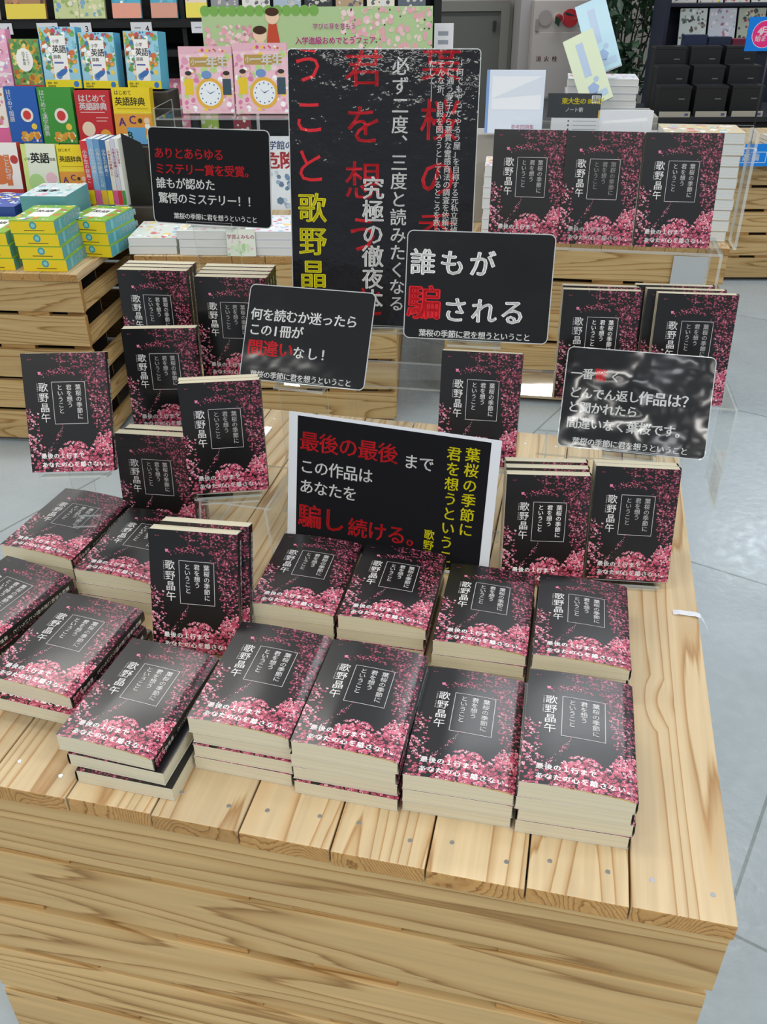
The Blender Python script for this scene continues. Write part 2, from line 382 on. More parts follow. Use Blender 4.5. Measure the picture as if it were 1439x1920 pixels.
def make_cover(curl):
    pm = PM(BW, BH); cover_art(pm); out = MB()
    for (x, y, z) in pm.v: out.v.append((x-BW/2, y-BH/2, prof(x/BW, curl)+z))
    out.f, out.c, out.m, out.sm = pm.f, pm.c, pm.m, [False]*len(pm.f)
    for k in range(28*6): out.sm[k] = True
    z1 = prof(1, curl); xr = BW/2; n = 6; b = len(out.v)                 # rounded spine
    for k in range(n+1):
        zz = z1*(1-k/n); xx = xr+.0009*math.sin(PI*k/n)
        out.v += [(xx, -BH/2, zz), (xx, BH/2, zz)]
    for k in range(n): out.face((b+2*k, b+2*k+2, b+2*k+3, b+2*k+1), INK, 0, True)
    n0 = len(out.f); out.box(-BW/2, BW/2, -BH/2, BH/2, 0, .0003, INK)
    for q in (1, 2, 4, 5): out.c[n0+q] = L('#cfc8b8')
    th = .0004                                                          # white cut edge of the cover, and its underside
    for k in range(28):
        a0, a1 = k/28, (k+1)/28; xa, xb = a0*BW-BW/2, a1*BW-BW/2; za, zb = prof(a0, curl), prof(a1, curl)
        for yy, sgn in ((-BH/2, 1), (BH/2, -1)):
            c = '#ded7cb' if (k*7 % 5) < 4 or not curl else '#7a4450'
            q = [(xa, yy, za-th), (xb, yy, zb-th), (xb, yy, zb), (xa, yy, za)]
            out.poly(q if sgn > 0 else q[::-1], c)
        out.poly([(xa, BH/2, za-th), (xb, BH/2, zb-th), (xb, -BH/2, zb-th), (xa, -BH/2, za-th)], '#d8d2c4')
    sp = PM(BH, z1)                                                     # spine lettering, running down
    zt = .0; n0 = len(out.v); rnd = random.Random(3)
    def sp_char(ch, pos, size):
        vs, fs = glyph(ch, 0); k = size/EM; n = len(out.v)
        for (x, y) in vs: out.v.append((xr+.00125, BH/2-pos+(y-ECY)*k, z1/2-(x-ECX)*k))
        for f in fs: out.face([n+i for i in f], '#e9e6e4')
    for j, ch in enumerate('葉桜の季節に君を想うということ'): sp_char(ch, .012+j*.0062, .0058)
    for j, ch in enumerate('歌野晶午'): sp_char(ch, .113+j*.006, .0052)
    for i in range(70):
        y = -BH/2+.003+abs(rnd.gauss(0, .011)); y = min(y, BH/2-.003); zc = rnd.uniform(.0022, z1-.0022); r = rnd.uniform(.0006, .0014)
        out.poly([(xr+.0011+i*1e-7, y+r*math.cos(a), zc+r*math.sin(a)) for a in (0, 1.3, 2.5, 3.8, 5)], rnd.choice(PAL_LOW+PAL_TOP))
    return out.mesh('cover', [M_cover])
def make_pages(curl):
    o = MB(); n = 24; b = len(o.v); ins = .0006
    for k in range(n+1):
        u = .006+.984*k/n; x = u*BW-BW/2; zt = prof(u, curl)-.0005
        if curl: zt -= curl*.3*max(0, (u-.35)/.65)**2*(1 if u < .97 else .5)
        for y in (-BH/2+ins, BH/2-ins): o.v += [(x, y, .0004), (x, y, zt)]
    for k in range(n):
        a, c = b+4*k, b+4*k+4
        o.face((a, c, c+1, a+1)); o.face((a+2, a+3, c+3, c+2)); o.face((a+1, c+1, c+3, a+3)); o.face((a, a+2, c+2, c))
    o.face((b, b+1, b+3, b+2)); e = b+4*n; o.face((e, e+2, e+3, e+1))
    return o.mesh('page_block', [M_pages])
def make_fly(curl):
    o = MB(); n = 14; b = len(o.v)
    for k in range(n+1):
        u = .35+.62*k/n; z = prof(u, curl)-.0009-curl*.12*max(0, (u-.35)/.65)**2
        for y in (-BH/2+.0002, BH/2-.0003): o.v += [(u*BW-BW/2, y, z), (u*BW-BW/2, y, z-.00035)]
    for k in range(n):
        a, c = b+4*k, b+4*k+4
        o.face((a+1, c+1, c, a)); o.face((a+2, c+2, c+3, a+3)); o.face((a, c, c+2, a+2)); o.face((a+1, a+3, c+3, c+1))
    return o.mesh('flyleaf', [M_fly])
VAR = {}
for curl in (0, .0045):
    VAR[curl] = (make_cover(curl), make_pages(curl), make_fly(curl) if curl else None)
GRP = 'copies of the cherry-blossom paperback'
def paperback(label, loc, rot, curl=0):
    t = thing('paperback_book', label, 'book', loc, rot, GRP)
    for nm, me in zip(('cover', 'page_block', 'flyleaf'), VAR[curl]):
        if me:
            o = bpy.data.objects.new(nm, me); COL.objects.link(o); o.parent = t
    return t
jr = random.Random(5)
def stack(desc, x, y, deg, n, offs=None):
    z = T+.0003
    for k in range(n):
        top = k == n-1
        nm = 'topmost' if top else 'lowest' if k == 0 else 'second highest' if k == n-2 else 'third highest'
        dx, dy, dr = (0, 0, 0) if top else (jr.uniform(-.002, .002), jr.uniform(-.001, .003), jr.uniform(-.6, .6))
        if offs and k in offs: dx, dy, dr = offs[k]
        lab = f'{nm} black and pink paperback in {desc}'
        paperback(lab, (x+dx, y+dy, z), (0, 0, R(deg+dr)), .0045 if top else 0)
        z += BT+.0004
def upright(desc, x, y, z, yaw, tilt, n=1, side=0.0, lift=None):
    """x, y, z: middle of the front cover's bottom edge (z above the table top); copies stand behind it"""
    rot = pose(R(yaw), R(tilt)); m = rmat(rot)
    if lift is None: lift = BT*math.tan(R(tilt)); z += BT*math.sin(R(tilt))+.0003   # each copy stands on its back edge
    for k in range(n):
        P = Vector((x, y, T+z)) - m @ Vector((-side*k, -BH/2-lift*k, BT+k*(BT+.0008)))
        nm = '' if n == 1 else ('front ', 'second ', 'third ', 'fourth ')[k]
        lab = f'{nm}upright blossom paperback {desc}'
        paperback(lab, P, rot)

# ------------------------------------------------------------------ acrylic stands
def sheet(mb, p0, eu, ev, en, t):
    """clear sheet: corner p0, edges eu and ev, thickness t along en; its cut edges are slot 1"""
    p0, eu, ev, en = Vector(p0), Vector(eu), Vector(ev), Vector(en).normalized()*t
    n = len(mb.v)
    for d in (Vector((0,0,0)), en):
        for q in (p0, p0+eu, p0+eu+ev, p0+ev): mb.v.append(tuple(q+d))
    for q, m in (((0,3,2,1),0), ((4,5,6,7),0), ((0,1,5,4),1), ((1,2,6,5),1), ((2,3,7,6),1), ((3,0,4,7),1)):
        mb.face([n+i for i in q], '#ffffff', m)
def riser(label, x, y, yaw, w, d, h, base=0.0, th=.003, splay=0.0, leg_d=None):
    """bent acrylic riser; x, y = middle of its front edge"""
    t = thing('acrylic_riser', label, 'display riser', (x, y, T+base+.0005), (0, 0, R(yaw)))
    a = MB(); sheet(a, (-w/2, 0, h-th), (w, 0, 0), (0, d, 0), (0, 0, 1), th); a.build('top_plate', ACR, t)
    for s in (-1, 1):
        b = MB(); xx = s*(w/2-(th if s > 0 else 0)) if s > 0 else -w/2
        sheet(b, (xx, 0, 0), (0, leg_d or d, 0), (s*-splay, 0, h-th-.0002), (1, 0, 0), th); b.build('side_panel', ACR, t)
    return t
def easel(label, x, y, z, yaw, tilt, base, depth, w=.085, fw=None):
    """clear book easel: x,y,z = front cover bottom middle as in upright(), depth = thickness it carries"""
    t = thing('acrylic_easel', label, 'book stand', (x, y, T+z-.0008), (0, 0, R(yaw))); ti = R(tilt)
    up = Vector((0, math.sin(ti), math.cos(ti))); nb = Vector((0, math.cos(ti), -math.sin(ti)))
    p = nb*(depth+.0008)
    a = MB(); sheet(a, Vector((-w/2, 0, 0))+p, (w, 0, 0), up*.105, nb, .0025); a.build('back_plate', ACR, t)
    l = MB(); sheet(l, Vector((-w/2, -.004, -.0035)), (w, 0, 0), nb*(depth+.006)+Vector((0, 0, 0)), -up, .0025); l.build('ledge', ACR, t)
    f = MB(); sheet(f, Vector((-w/2, -.0045, -.006)), (w, 0, 0), up*.008-nb*.001, -nb, .0025); f.build('front_lip', ACR, t)
    drop = z-base
    if drop > .01:
        s = MB(); q = p+nb*.003
        fw = fw or w-.008
        sheet(s, (-fw/2, q.y+.004, -drop+.0012), (fw, 0, 0), (0, 0, drop-.006), (0, 1, 0), .0025)
        sheet(s, (-fw/2, -.004, -drop+.0012), (fw, 0, 0), (0, q.y+.008, 0), (0, 0, 1), .0025); s.build('foot', ACR, t)
    return t
def sign_stand(label, x, y, z, yaw, tilt, base, by, w=.07, back=.07):
    """clear stand holding a sign whose bottom middle is x,y,z; upright drops to base at y offset by"""
    t = thing('acrylic_sign_stand', label, 'sign stand', (x, y, T+base+.0006), (0, 0, R(yaw))); ti = R(tilt); h = z-base
    up = Vector((0, math.sin(ti), math.cos(ti))); nb = Vector((0, math.cos(ti), -math.sin(ti)))
    a = MB(); sheet(a, Vector((-w/2, .0038, h-.003)), (w, 0, 0), up*back, nb, .0025); a.build('back_plate', ACR, t)
    l = MB(); sheet(l, Vector((-w/2, -.010, h-.0055)), (w, 0, 0), (0, .0165, 0), (0, 0, 1), .0025)
    sheet(l, Vector((-w/2, -.0125, h-.0055)), (w, 0, 0), up*.012, (0, 1, 0), .002); l.build('clip_ledge', ACR, t)
    u = MB(); sheet(u, (-w/2, by, .003), (w, 0, 0), (0, .008-by, h-.009), (0, 1, 0), .0025); u.build('upright_sheet', ACR, t)
    b = MB(); sheet(b, (-w/2, by-.03, 0), (w, 0, 0), (0, .06, 0), (0, 0, 1), .003); b.build('base_plate', ACR, t)
    return t

# ------------------------------------------------------------------ signs
def rounded(pm, x0, y0, x1, y1, r, col, z, n=5):
    pts = []
    for cx, cy, a0 in ((x1-r, y1-r, 0), (x0+r, y1-r, 90), (x0+r, y0+r, 180), (x1-r, y0+r, 270)):
        for k in range(n+1):
            a = R(a0+90*k/n); pts.append((cx+r*math.cos(a), cy+r*math.sin(a), z))
    pm.poly(pts, col); return pts
def make_sign(name, label, w, h, x, y, z, yaw, tilt, draw, mat, bg='#0d0e12', edge='#b9bdbd', r=.008, margin=.0012, cat='sign'):
    rot = pose(R(yaw), R(tilt)); m = rmat(rot)
    P = Vector((x, y, T+z)) - m @ Vector((0, -h/2, .0016))
    t = thing(name, label, cat, P, rot)
    f = PM(w, h); th = .0012                                             # the clear film / white stock with its cut edge
    front = rounded(f, 0, 0, w, h, r, edge, th); n = len(front); b = len(f.v)
    f.v += [(p[0], p[1], 0) for p in front]; f.face([b+i for i in range(n)][::-1], '#d8d8d6')
    for i in range(n): f.face((b+i, b+(i+1) % n, b-n+(i+1) % n, b-n+i), edge)
    f.v = [(p[0]-w/2, p[1]-h/2, p[2]) for p in f.v]
    f.build('laminate_sheet', [mat], t)
    c = PM(w, h); mx, my = (margin if isinstance(margin, tuple) else (margin, margin))
    rounded(c, mx, my, w-mx, h-my, max(.0004, r-margin) if not isinstance(margin, tuple) else .0004, bg, th+.0001)
    c.z = th+.0001; draw(c, w, h)
    c.v = [(p[0]-w/2, p[1]-h/2, p[2]) for p in c.v]
    c.build('printed_face', [mat], t)
    return t
WH, RED, YEL = '#f2f2f0', '#e01f2a', '#f4ea1c'
TITLE = '葉桜の季節に君を想うということ'
def d1(c, w, h):
    k = dict(off=.01, fat=.016)
    c.text('ありとあらゆる', .085*w, .265*h, .083*w, '#d8222b', **k)
    c.text('ミステリー賞を受賞。', .085*w, .425*h, .083*w, '#d8222b', **k)
    c.text('誰もが認めた', .085*w, .575*h, .083*w, WH, **k)
    c.text('驚愕のミステリー！！', .095*w, .73*h, .083*w, WH, **k)
    c.text(TITLE, .2*w, .915*h, .047*w, WH, **k)
def d2(c, w, h):
    k = dict(off=.018, fat=.03)
    c.text('誰もが', .115*w, .29*h, .175*w, WH, pitch=1.16, **k)
    c.text('騙', .135*w, .665*h, .235*w, RED, off=.016, fat=.03)
    c.text('される', .355*w, .72*h, .175*w, WH, pitch=1.12, **k)
    c.text(TITLE, .135*w, .945*h, .0515*w, WH, off=.012, fat=.02)
def d3(c, w, h):
    k = dict(off=.014, fat=.02)
    c.text('何を読むか迷ったら', .08*w, .315*h, .095*w, WH, **k)
    c.text('この', .08*w, .475*h, .095*w, WH, **k); c.text('1', .25*w, .475*h, .1*w, WH, **k); c.text('冊が', .33*w, .475*h, .095*w, WH, **k)
    c.text('間違い', .1*w, .665*h, .125*w, RED, **k); c.text('なし！', .455*w, .68*h, .095*w, WH, pitch=1.15, **k)
    c.text(TITLE, .115*w, .94*h, .054*w, WH, off=.012, fat=.02)
def d5(c, w, h):
    k = dict(off=.012, fat=.02)
    c.text('一番', .08*w, .265*h, .078*w, WH, **k); c.text('驚', .245*w, .265*h, .088*w, RED, **k); c.text('く', .345*w, .275*h, .07*w, WH, **k)
    c.text('どんでん返し', .085*w, .455*h, .08*w, WH, **k); c.text('作品は？', .565*w, .455*h, .095*w, WH, **k)
    c.text('と聞かれたら', .085*w, .6*h, .08*w, WH, **k)
    c.text('間違いなく葉桜です。', .09*w, .755*h, .082*w, WH, **k)
    c.text(TITLE, .13*w, .935*h, .052*w, WH, off=.012, fat=.02)
def d4(c, w, h):
    r = '#d8232a'; k = dict(off=.0, fat=.012)
    c.text('最後の最後', .105*w, .2*h, .096*w, r, **k); c.text('まで', .6*w, .235*h, .072*w, WH, **k)
    c.text('この作品は', .095*w, .385*h, .073*w, WH, **k)
    c.text('あなたを', .095*w, .535*h, .073*w, WH, **k)
    c.text('騙し', .115*w, .76*h, .122*w, r, **k); c.text('続ける。', .36*w, .785*h, .097*w, r, **k)
    c.text('葉桜の季節に', .878*w, .125*h, .066*w, YEL, True, 1.08, **k)
    c.text('君を想うということ', .795*w, .135*h, .066*w, YEL, True, 1.08, **k)
    c.text('歌野晶午', .71*w, .74*h, .05*w, YEL, True, 1.05, **k)
def dposter(c, w, h):
    r = '#cf1f2b'; k = dict(off=-.006)
    z0 = c.z; c.lo = (.002, .002, w-.002, h-.002)
    c.text('葉桜の季節', .80*w, .04*h, .205*w, r, True, 1.36, z0+.0001, off=.004)
    c.text('君を想う', .40*w, .06*h, .2*w, r, True, 1.38, z0+.0001, off=.002); c.text('と', .44*w, .90*h, .18*w, r, True, 1, z0+.0001, off=.002)
    c.text('うこと', .11*w, .055*h, .185*w, r, True, 1.32, z0+.0001, off=.0)
    c.text('歌野晶午', .12*w, .55*h, .155*w, YEL, True, 1.13, z0+.0004, off=.02, fat=.02)
    c.text('必ず二度、三度と読みたくなる', .592*w, .058*h, .088*w, WH, True, 1.045, z0+.0003, off=.008, fat=.012)
    c.text('究極の徹夜本', .455*w, .475*h, .118*w, WH, True, 1.0, z0+.0003, off=.016, fat=.02)
    for j, s in enumerate(('「何でもやってやろう屋」を自称する元私立探偵・成瀬', 'フに通う愛子から悪質な霊感商法の調査を依頼された', 'そんな折、自殺を図ろうとしているところを救った麻', 'たして――')):
        c.text(s, (.895-.047*j)*w, .05*h, .0385*w, WH, True, 1.0, z0+.00025, off=.006, fat=.01)

# ------------------------------------------------------------------ wooden display tables
def board(name, parent, lx, ly, lz, loc, rot=(0, 0, 0), mat=None, bevel=.0012):
    b = MB(); b.box(0, lx, 0, ly, 0, lz, ms=(0, 0, 0, 1, 0, 1)); return b.build(name, [mat or M_wood2, M_endgrain], parent, loc, rot, bevel)
def display_table(label, x, y, yaw, w, d, nplank=9, screws=False, top=T, open_right=False, seed=1, shelf=False):
    """x, y = front right corner of the top; boards run along local -x"""
    t = thing('display_table', label, 'table', (x, y, 0), (0, 0, R(yaw))); rnd = random.Random(seed)
    pw = w/nplank; th = .02
    for k in range(nplank):
        x1 = -k*pw-.0009; jit = 0 if k == 0 else rnd.uniform(-.003, .003)
        o = board('top_plank', t, d-jit, pw-.0018, th, (x1, jit, top-th), (0, 0, PI/2), M_wood)
        if screws:
            for sx in (.018, pw-.02):
                for sd in (.03+rnd.uniform(-.006, .006), d-.04):
                    s = MB(); n = 10; s.tube([(sd, sx, th-.004), (sd, sx, th+.0004)], .0023, '#ffffff', 0, n)
                    s.build('screw', [M_screw], o)
    bh, pit = .0845, .0973
    for k in range(5):
        z1 = top-th-.0006-k*pit
        jx = 0 if k == 0 else rnd.uniform(-.004, .003)
        board('front_board', t, w-.004, .018, bh, (-w+.002-abs(jx), .004+abs(jx), z1-bh), (0, 0, rnd.uniform(-.001, .001)))
        board('back_board', t, w-.004, .018, bh, (-w+.002, d-.022, z1-bh))
        for s in (-1, 1):
            sh = .044 if (open_right and s > 0) else bh
            xx = -.004 if s > 0 else -w+.022
            board('side_board', t, d-.05, .018, sh, (xx, .025, z1-bh), (0, 0, PI/2))
        if k < 4:                                                       # spacer blocks behind the gaps of the front
            for sx in (.1, .33, .55, .8):
                board('spacer_block', t, (.09+.05*rnd.random())*w, .02, pit-bh-.0016, (-w+sx*w+rnd.uniform(-.08, 0)*w, .009, z1-pit+.0008), (0, 0, 0), M_endgrain, 0)
    for px, py in ((-.06, .024), (-w+.022, .024), (-.06, d-.06), (-w+.022, d-.06)):
        board('corner_post', t, .036, .036, top-th-.002, (px, py, 0), (0, 0, 0), M_endgrain)
    board('back_panel', t, w-.08, .004, top-th-.02, (-w+.04, .03 if not open_right else .2, .01), (0, 0, 0), M_gap_shade, 0)  # inner dark sheet, added so the gaps between boards look shaded
    return t
# ================================================================== THE SETTING
def setting():
    m, nt, b = newmat('pale_vinyl_floor'); lk = nt.links.new
    tc = N(nt, 'ShaderNodeTexCoord'); mp = N(nt, 'ShaderNodeMapping', inp={'Rotation': (0, 0, R(33))}); lk(tc.outputs['Object'], mp.inputs[0])
    br = N(nt, 'ShaderNodeTexBrick', offset=0, inp={'Scale': 1.0, 'Brick Width': .9, 'Row Height': .9, 'Mortar Size': .003, 'Mortar Smooth': .2,
        'Color1': L('#a5afb3'), 'Color2': L('#aeb8bd'), 'Mortar': L('#848c8c')}); lk(mp.outputs[0], br.inputs[0])
    n1 = N(nt, 'ShaderNodeTexNoise', inp={'Scale': 2.2, 'Detail': 5, 'Roughness': .6}); lk(tc.outputs['Object'], n1.inputs[0])
    r1 = N(nt, 'ShaderNodeMapRange', inp={'From Min': .3, 'From Max': .7, 'To Min': .88, 'To Max': 1.1}); lk(n1.outputs[0], r1.inputs[0])
    mx = N(nt, 'ShaderNodeMix', data_type='RGBA', blend_type='MULTIPLY'); mx.inputs[0].default_value = 1
    lk(br.outputs[0], mx.inputs[6]); lk(r1.outputs[0], mx.inputs[7]); lk(mx.outputs[2], b.inputs['Base Color'])
    n2 = N(nt, 'ShaderNodeTexNoise', inp={'Scale': 40, 'Detail': 3}); lk(tc.outputs['Object'], n2.inputs[0])
    r2 = N(nt, 'ShaderNodeMapRange', inp={'From Min': .3, 'From Max': .7, 'To Min': .16, 'To Max': .32}); lk(n2.outputs[0], r2.inputs[0]); lk(r2.outputs[0], b.inputs['Roughness'])
    bp = N(nt, 'ShaderNodeBump', inp={'Strength': .3, 'Distance': .002}); lk(n2.outputs[0], bp.inputs['Height']); lk(bp.outputs[0], b.inputs['Normal'])
    f = MB(); f.box(-4.2, 5.2, -3.2, 7.2, -.06, 0); structure(f.build('floor', [m]))

    m, nt, b = newmat('grey_concrete_wall'); lk = nt.links.new
    tc = N(nt, 'ShaderNodeTexCoord'); n1 = N(nt, 'ShaderNodeTexNoise', inp={'Scale': 3, 'Detail': 6}); lk(tc.outputs['Object'], n1.inputs[0])
    cr = N(nt, 'ShaderNodeValToRGB'); cr.color_ramp.elements[0].color = L('#928e85'); cr.color_ramp.elements[1].color = L('#aeaaa1'); lk(n1.outputs[0], cr.inputs[0]); lk(cr.outputs[0], b.inputs['Base Color'])
    b.inputs['Roughness'].default_value = .8
    w = MB(); w.box(-4.2, 5.2, 7.0, 7.2, 0, 2.9); structure(w.build('wall_back', [m]))
    w = MB(); w.box(-4.3, -4.2, 2.0, 7.2, 0, 2.9); structure(w.build('wall_left', [m]))
    w = MB(); w.box(5.2, 5.3, 2.0, 7.2, 0, 2.9); structure(w.build('wall_right', [m]))
    pil = plain('pale_pillar_paint', '#a19d9c', .75)
    p = MB(); p.box(.93, 1.40, 6.62, 7.0, 0, 2.9); structure(p.build('trim_1', [pil]))                 # the pillar the hydrant cabinet hangs on
    dm = plain('grey_door_paint', '#5d5d58', .55); fm = plain('grey_door_frame', '#77756f', .5)
    d = MB(); d.box(.36, .84, 6.96, 6.999, 0, .92); do = structure(d.build('door_1', [dm]))
    fr = MB(); fr.box(.30, .36, 6.94, 6.999, 0, .98); fr.box(.84, .90, 6.94, 6.999, 0, .98); fr.box(.36, .84, 6.94, 6.999, .92, .98); fr.build('door_frame', [fm], do)
    h = MB(); h.box(.79, .81, 6.935, 6.96, .80, .86); h.build('door_latch', [plain('black_latch', '#1c1c1c', .4)], do)
setting()

# ================================================================== THE DISPLAY TABLE AND ITS STANDS
display_table('pale cedar slatted display table in the foreground carrying the blossom paperbacks', .295, .434, -12.82, .80, .88, 9, True, T, False, 3)
TY = -10
# long clear shelf across the middle, tall clear shelf at the right, small risers
riser('long low clear acrylic riser across the middle carrying upright blossom paperbacks', .055, 1.166, TY, .88, .095, .164)
riser('tall clear acrylic riser at the right carrying the row of three blossom paperbacks', .325, 1.252, -11, .31, .088, .338, 0, .004)
riser('low clear acrylic riser under the crumpled glossy black card at right', .305, 1.058, -11.5, .188, .075, .105, 0, .003, .012)
riser('small clear acrylic riser at left under a single leaning blossom paperback', -.203, .998, -14, .108, .112, .074, 0, .003, .006)
bk = MB(); eu = (math.cos(R(-11)), math.sin(R(-11)), 0); en = (-eu[1], eu[0], 0)
pt = thing('acrylic_backing_panel', 'upright clear acrylic panel with bright edges behind the row of three paperbacks', 'display panel', (.345, 1.326, T+.3388), (0, 0, R(-11)))
sheet(bk, (-.16, 0, 0), (.33, 0, 0), (0, 0, .155), (0, 1, 0), .004); bk.build('back_panel', ACR, pt)
b2 = MB(); sheet(b2, (.166, -.052, 0), (0, .05, 0), (0, 0, .153), (1, 0, 0), .004); b2.build('side_panel', ACR, pt)

# ---- flat stacks: front row, second row, left group
stack("the front-row stack at the right end", .184, .592, -11.9, 4)
stack('the front-row stack second from the right', .081, .616, -11.8, 3)
stack('the front-row stack third from the right', -.0215, .640, -13.2, 4)
stack('the front-row stack fourth from the right', -.124, .671, -13.4, 4)
stack('the second-row stack at the right end', .226, .779, -12, 3)
stack('the second-row stack second from the right', .119, .803, -12.2, 3)
stack('the second-row stack second from the left', .0125, .848, -12.3, 3)
stack('the second-row stack at the left end', -.094, .874, -11.6, 3)
stack('the skewed pile nearest the front left edge', -.250, .663, -15.8, 3, {0: (.013, -.009, 182), 1: (.008, -.004, 180.6)})
stack('the pile just left of the skewed front pile', -.352, .747, -16.4, 3, {0: (.004, .004, 0), 1: (.002, -.009, -.5)})
stack("the leftmost pile cut by the picture's border", -.461, .822, -24.5, 3)
stack("the rearmost pile at the table's left edge", -.425, .993, -16.2, 3)
stack('the pile left of the leaning pair', -.316, .940, -14.2, 3)

# ---- upright copies
upright('on a clear easel at the far left edge, standing alone', -.395, .974, .139, 2.0, 20, 1, 0, 0)
easel('clear acrylic easel holding the far-left upright paperback', -.395, .974, .139, 2.0, 20, .0565, BT, .085, .03)
upright('leaning on the small clear riser at left centre', -.205, 1.002, .091, 6.0, 9.7, 2, -.002, 0)
easel('clear acrylic easel holding the leaning paperbacks on the small left riser', -.205, 1.002, .091, 6.0, 9.7, .0745, BT*2+.001)
upright('half hidden behind the small left riser, on a clear easel', -.311, 1.150, .110, 1.0, 6, 1, 0, 0)
easel('clear acrylic easel holding the paperback above the half-hidden left pair', -.311, 1.150, .110, 1.0, 6, 0, BT)
upright('on the long shelf, in its leftmost row', -.332, 1.242, .1645, -6, 3, 3)
upright('on the long shelf, in the row behind the tilted sign', -.214, 1.206, .1645, -6, 3, 4)
upright('standing on the wood behind the far-left easel', -.314, 1.035, .001, -8, 6, 2, .008)
upright('on the wood between the left group and the straight rows', -.2195, .778, .001, -8.5, 15, 2, .008)
upright('on a clear easel below the sign with one red character', .122, 1.018, .119, -9.3, 15, 1, 0, 0)
easel('clear acrylic easel holding the paperback below the sign with one red character', .122, 1.018, .119, -9.3, 15, 0, BT)
upright("on the long shelf, behind the crumpled card's left half", .292, 1.119, .1645, -7, 9, 2)
upright("at the long shelf's right end, behind the crumpled card", .414, 1.100, .1645, -7, 9, 3, -.012)
upright('on the planks, left row under the crumpled card', .2025, .906, .001, -4, 11, 3)
upright('on the planks, right row under the crumpled card', .311, .905, .012, -6.9, 14, 2, 0, 0)
easel('clear acrylic easel under the upright paperbacks near the right table edge', .311, .905, .012, -6.9, 14, 0, BT*2+.001)
upright('on the tall shelf, left of the row of three', .206, 1.281, .339, -9, 11, 1)
upright('on the tall shelf, middle of the row of three', .304, 1.263, .339, -10, 11, 1)
upright('on the tall shelf, right of the row of three', .409, 1.245, .339, -8, 11, 1)

# ---- signs on their stands
make_sign('laminated_sign', 'small black laminated sign at upper left with two red lines above two white lines', .184, .130, -.246, 1.300, .364, -14, 8, d1, M_lam_flat)
sign_stand('tall clear stand under the black sign at upper left', -.246, 1.300, .364, -14, 8, 0, .05)
make_sign('laminated_sign', 'black laminated sign with one big red character and large white lettering',   .188, .136, .1205, 1.086, .2665, -9, 16, d2, M_lam)
sign_stand('clear stand behind the centre paperback under the sign with one red character', .1205, 1.086, .2665, -9, 16, 0, .05)
make_sign('laminated_sign', 'black laminated sign at left of centre with four lines, tilted well back', .179, .131, -.1115, 1.096, .203, -15, 32, d3, M_lam_bent)
sign_stand('clear stand under the tilted four-line black sign left of centre', -.1115, 1.096, .203, -15, 32, 0, .02)
make_sign('laminated_sign', 'crumpled glossy black card at right washed out by lamp reflections', .19, .134, .3245, 1.016, .137, -13.7, 32, d5, M_lam_wavy)
sign_stand('clear stand under the crumpled glossy black card at right', .3245, 1.016, .137, -13.7, 32, .1055, .055)
make_sign('printed_sign', 'white-bordered black sign with red and yellow lettering behind the second row of stacks', .283, .189, .000, .962, .004, -18.5, 11, d4, M_card, '#0d0e14', '#dde2e8', .0008, (.0125, .004))
make_sign('poster', 'tall black laminated poster with big red, white and yellow vertical lettering', .273, .386, -.003, 1.302, .2065, -6, 11, dposter, M_poster, '#101118', '#c9cccc', .006)
sign_stand('clear stand holding up the tall black poster', -.003, 1.302, .2065, -6, 11, 0, .03, .12, .2)

# ================================================================== BACKGROUND TABLES
LCY = -6
display_table('cedar slatted table at left behind, stacked with children\'s dictionaries', -.80, 2.28, LCY, .95, .85, 9, False, T, True, 11)
display_table('cedar slatted table in the centre background behind the black poster', .045, 2.415, -3, .74, .85, 8, False, T, False, 12)
display_table('cedar slatted table in the right background behind the row of three paperbacks', .985, 2.478, -9, .80, .80, 9, False, T, False, 13)
display_table('cedar slatted table far off at the right edge below the blue poster', 2.25, 3.78, -2, .85, .80, 9, False, T, False, 14)

# ================================================================== GENERIC BOOKS OF THE OTHER TABLES
def art_book(name, label, x, y, z, w, h, t, yaw, tilt, draw, base='#ffffff', spine=None, group=None, cat='book', pages=True, flat=False, pagemat=None):
    """x, y, z = bottom middle of the front face; z above the floor.  flat=True: lying face up, x,y = centre, z = underside"""
    if flat: rot = (0, 0, R(yaw)); P = Vector((x, y, z+.0003))
    else:
        rot = pose(R(yaw), R(tilt)); P = Vector((x, y, z+.0003+t*math.sin(R(tilt)))) - rmat(rot) @ Vector((0, -h/2, t))
    o = thing(name, label, cat, P, rot, group)
    c = PM(w, h); c.rect(0, 0, w, h, base, 0); c.z = .0001
    if draw: draw(c, w, h)
    c.v = [(p[0]-w/2, p[1]-h/2, p[2]+t) for p in c.v]
    sp = spine or base; e = .0008
    c.box(-w/2, w/2, -h/2, h/2, 0, e, sp); c.box(w/2-e, w/2, -h/2, h/2, e, t-.0002, sp)
    c.box(-w/2, w/2-e, -h/2, h/2, t-e, t-.0002, sp)
    if not pages:
        c.box(-w/2, -w/2+e, -h/2, h/2, e, t-e, sp); c.box(-w/2+e, w/2-e, h/2-e, h/2, e, t-e, sp); c.box(-w/2+e, w/2-e, -h/2, -h/2+e, e, t-e, sp)
    c.build('cover' if pages else 'slipcase', [M_print], o)
    if pages:
        p = MB(); p.box(-w/2+.0008, w/2-e-.0001, -h/2+.001, h/2-.001, e+.0001, t-e-.0001); p.build('page_block', [pagemat or M_white_pages], o)
    return o
MIX = ['#e8b33c', '#d9733c', '#5aa65c', '#3f7fb5', '#f1e6c8', '#c94f5f', '#7fc4d8', '#f4d34a', '#8a5d3b', '#ffffff']
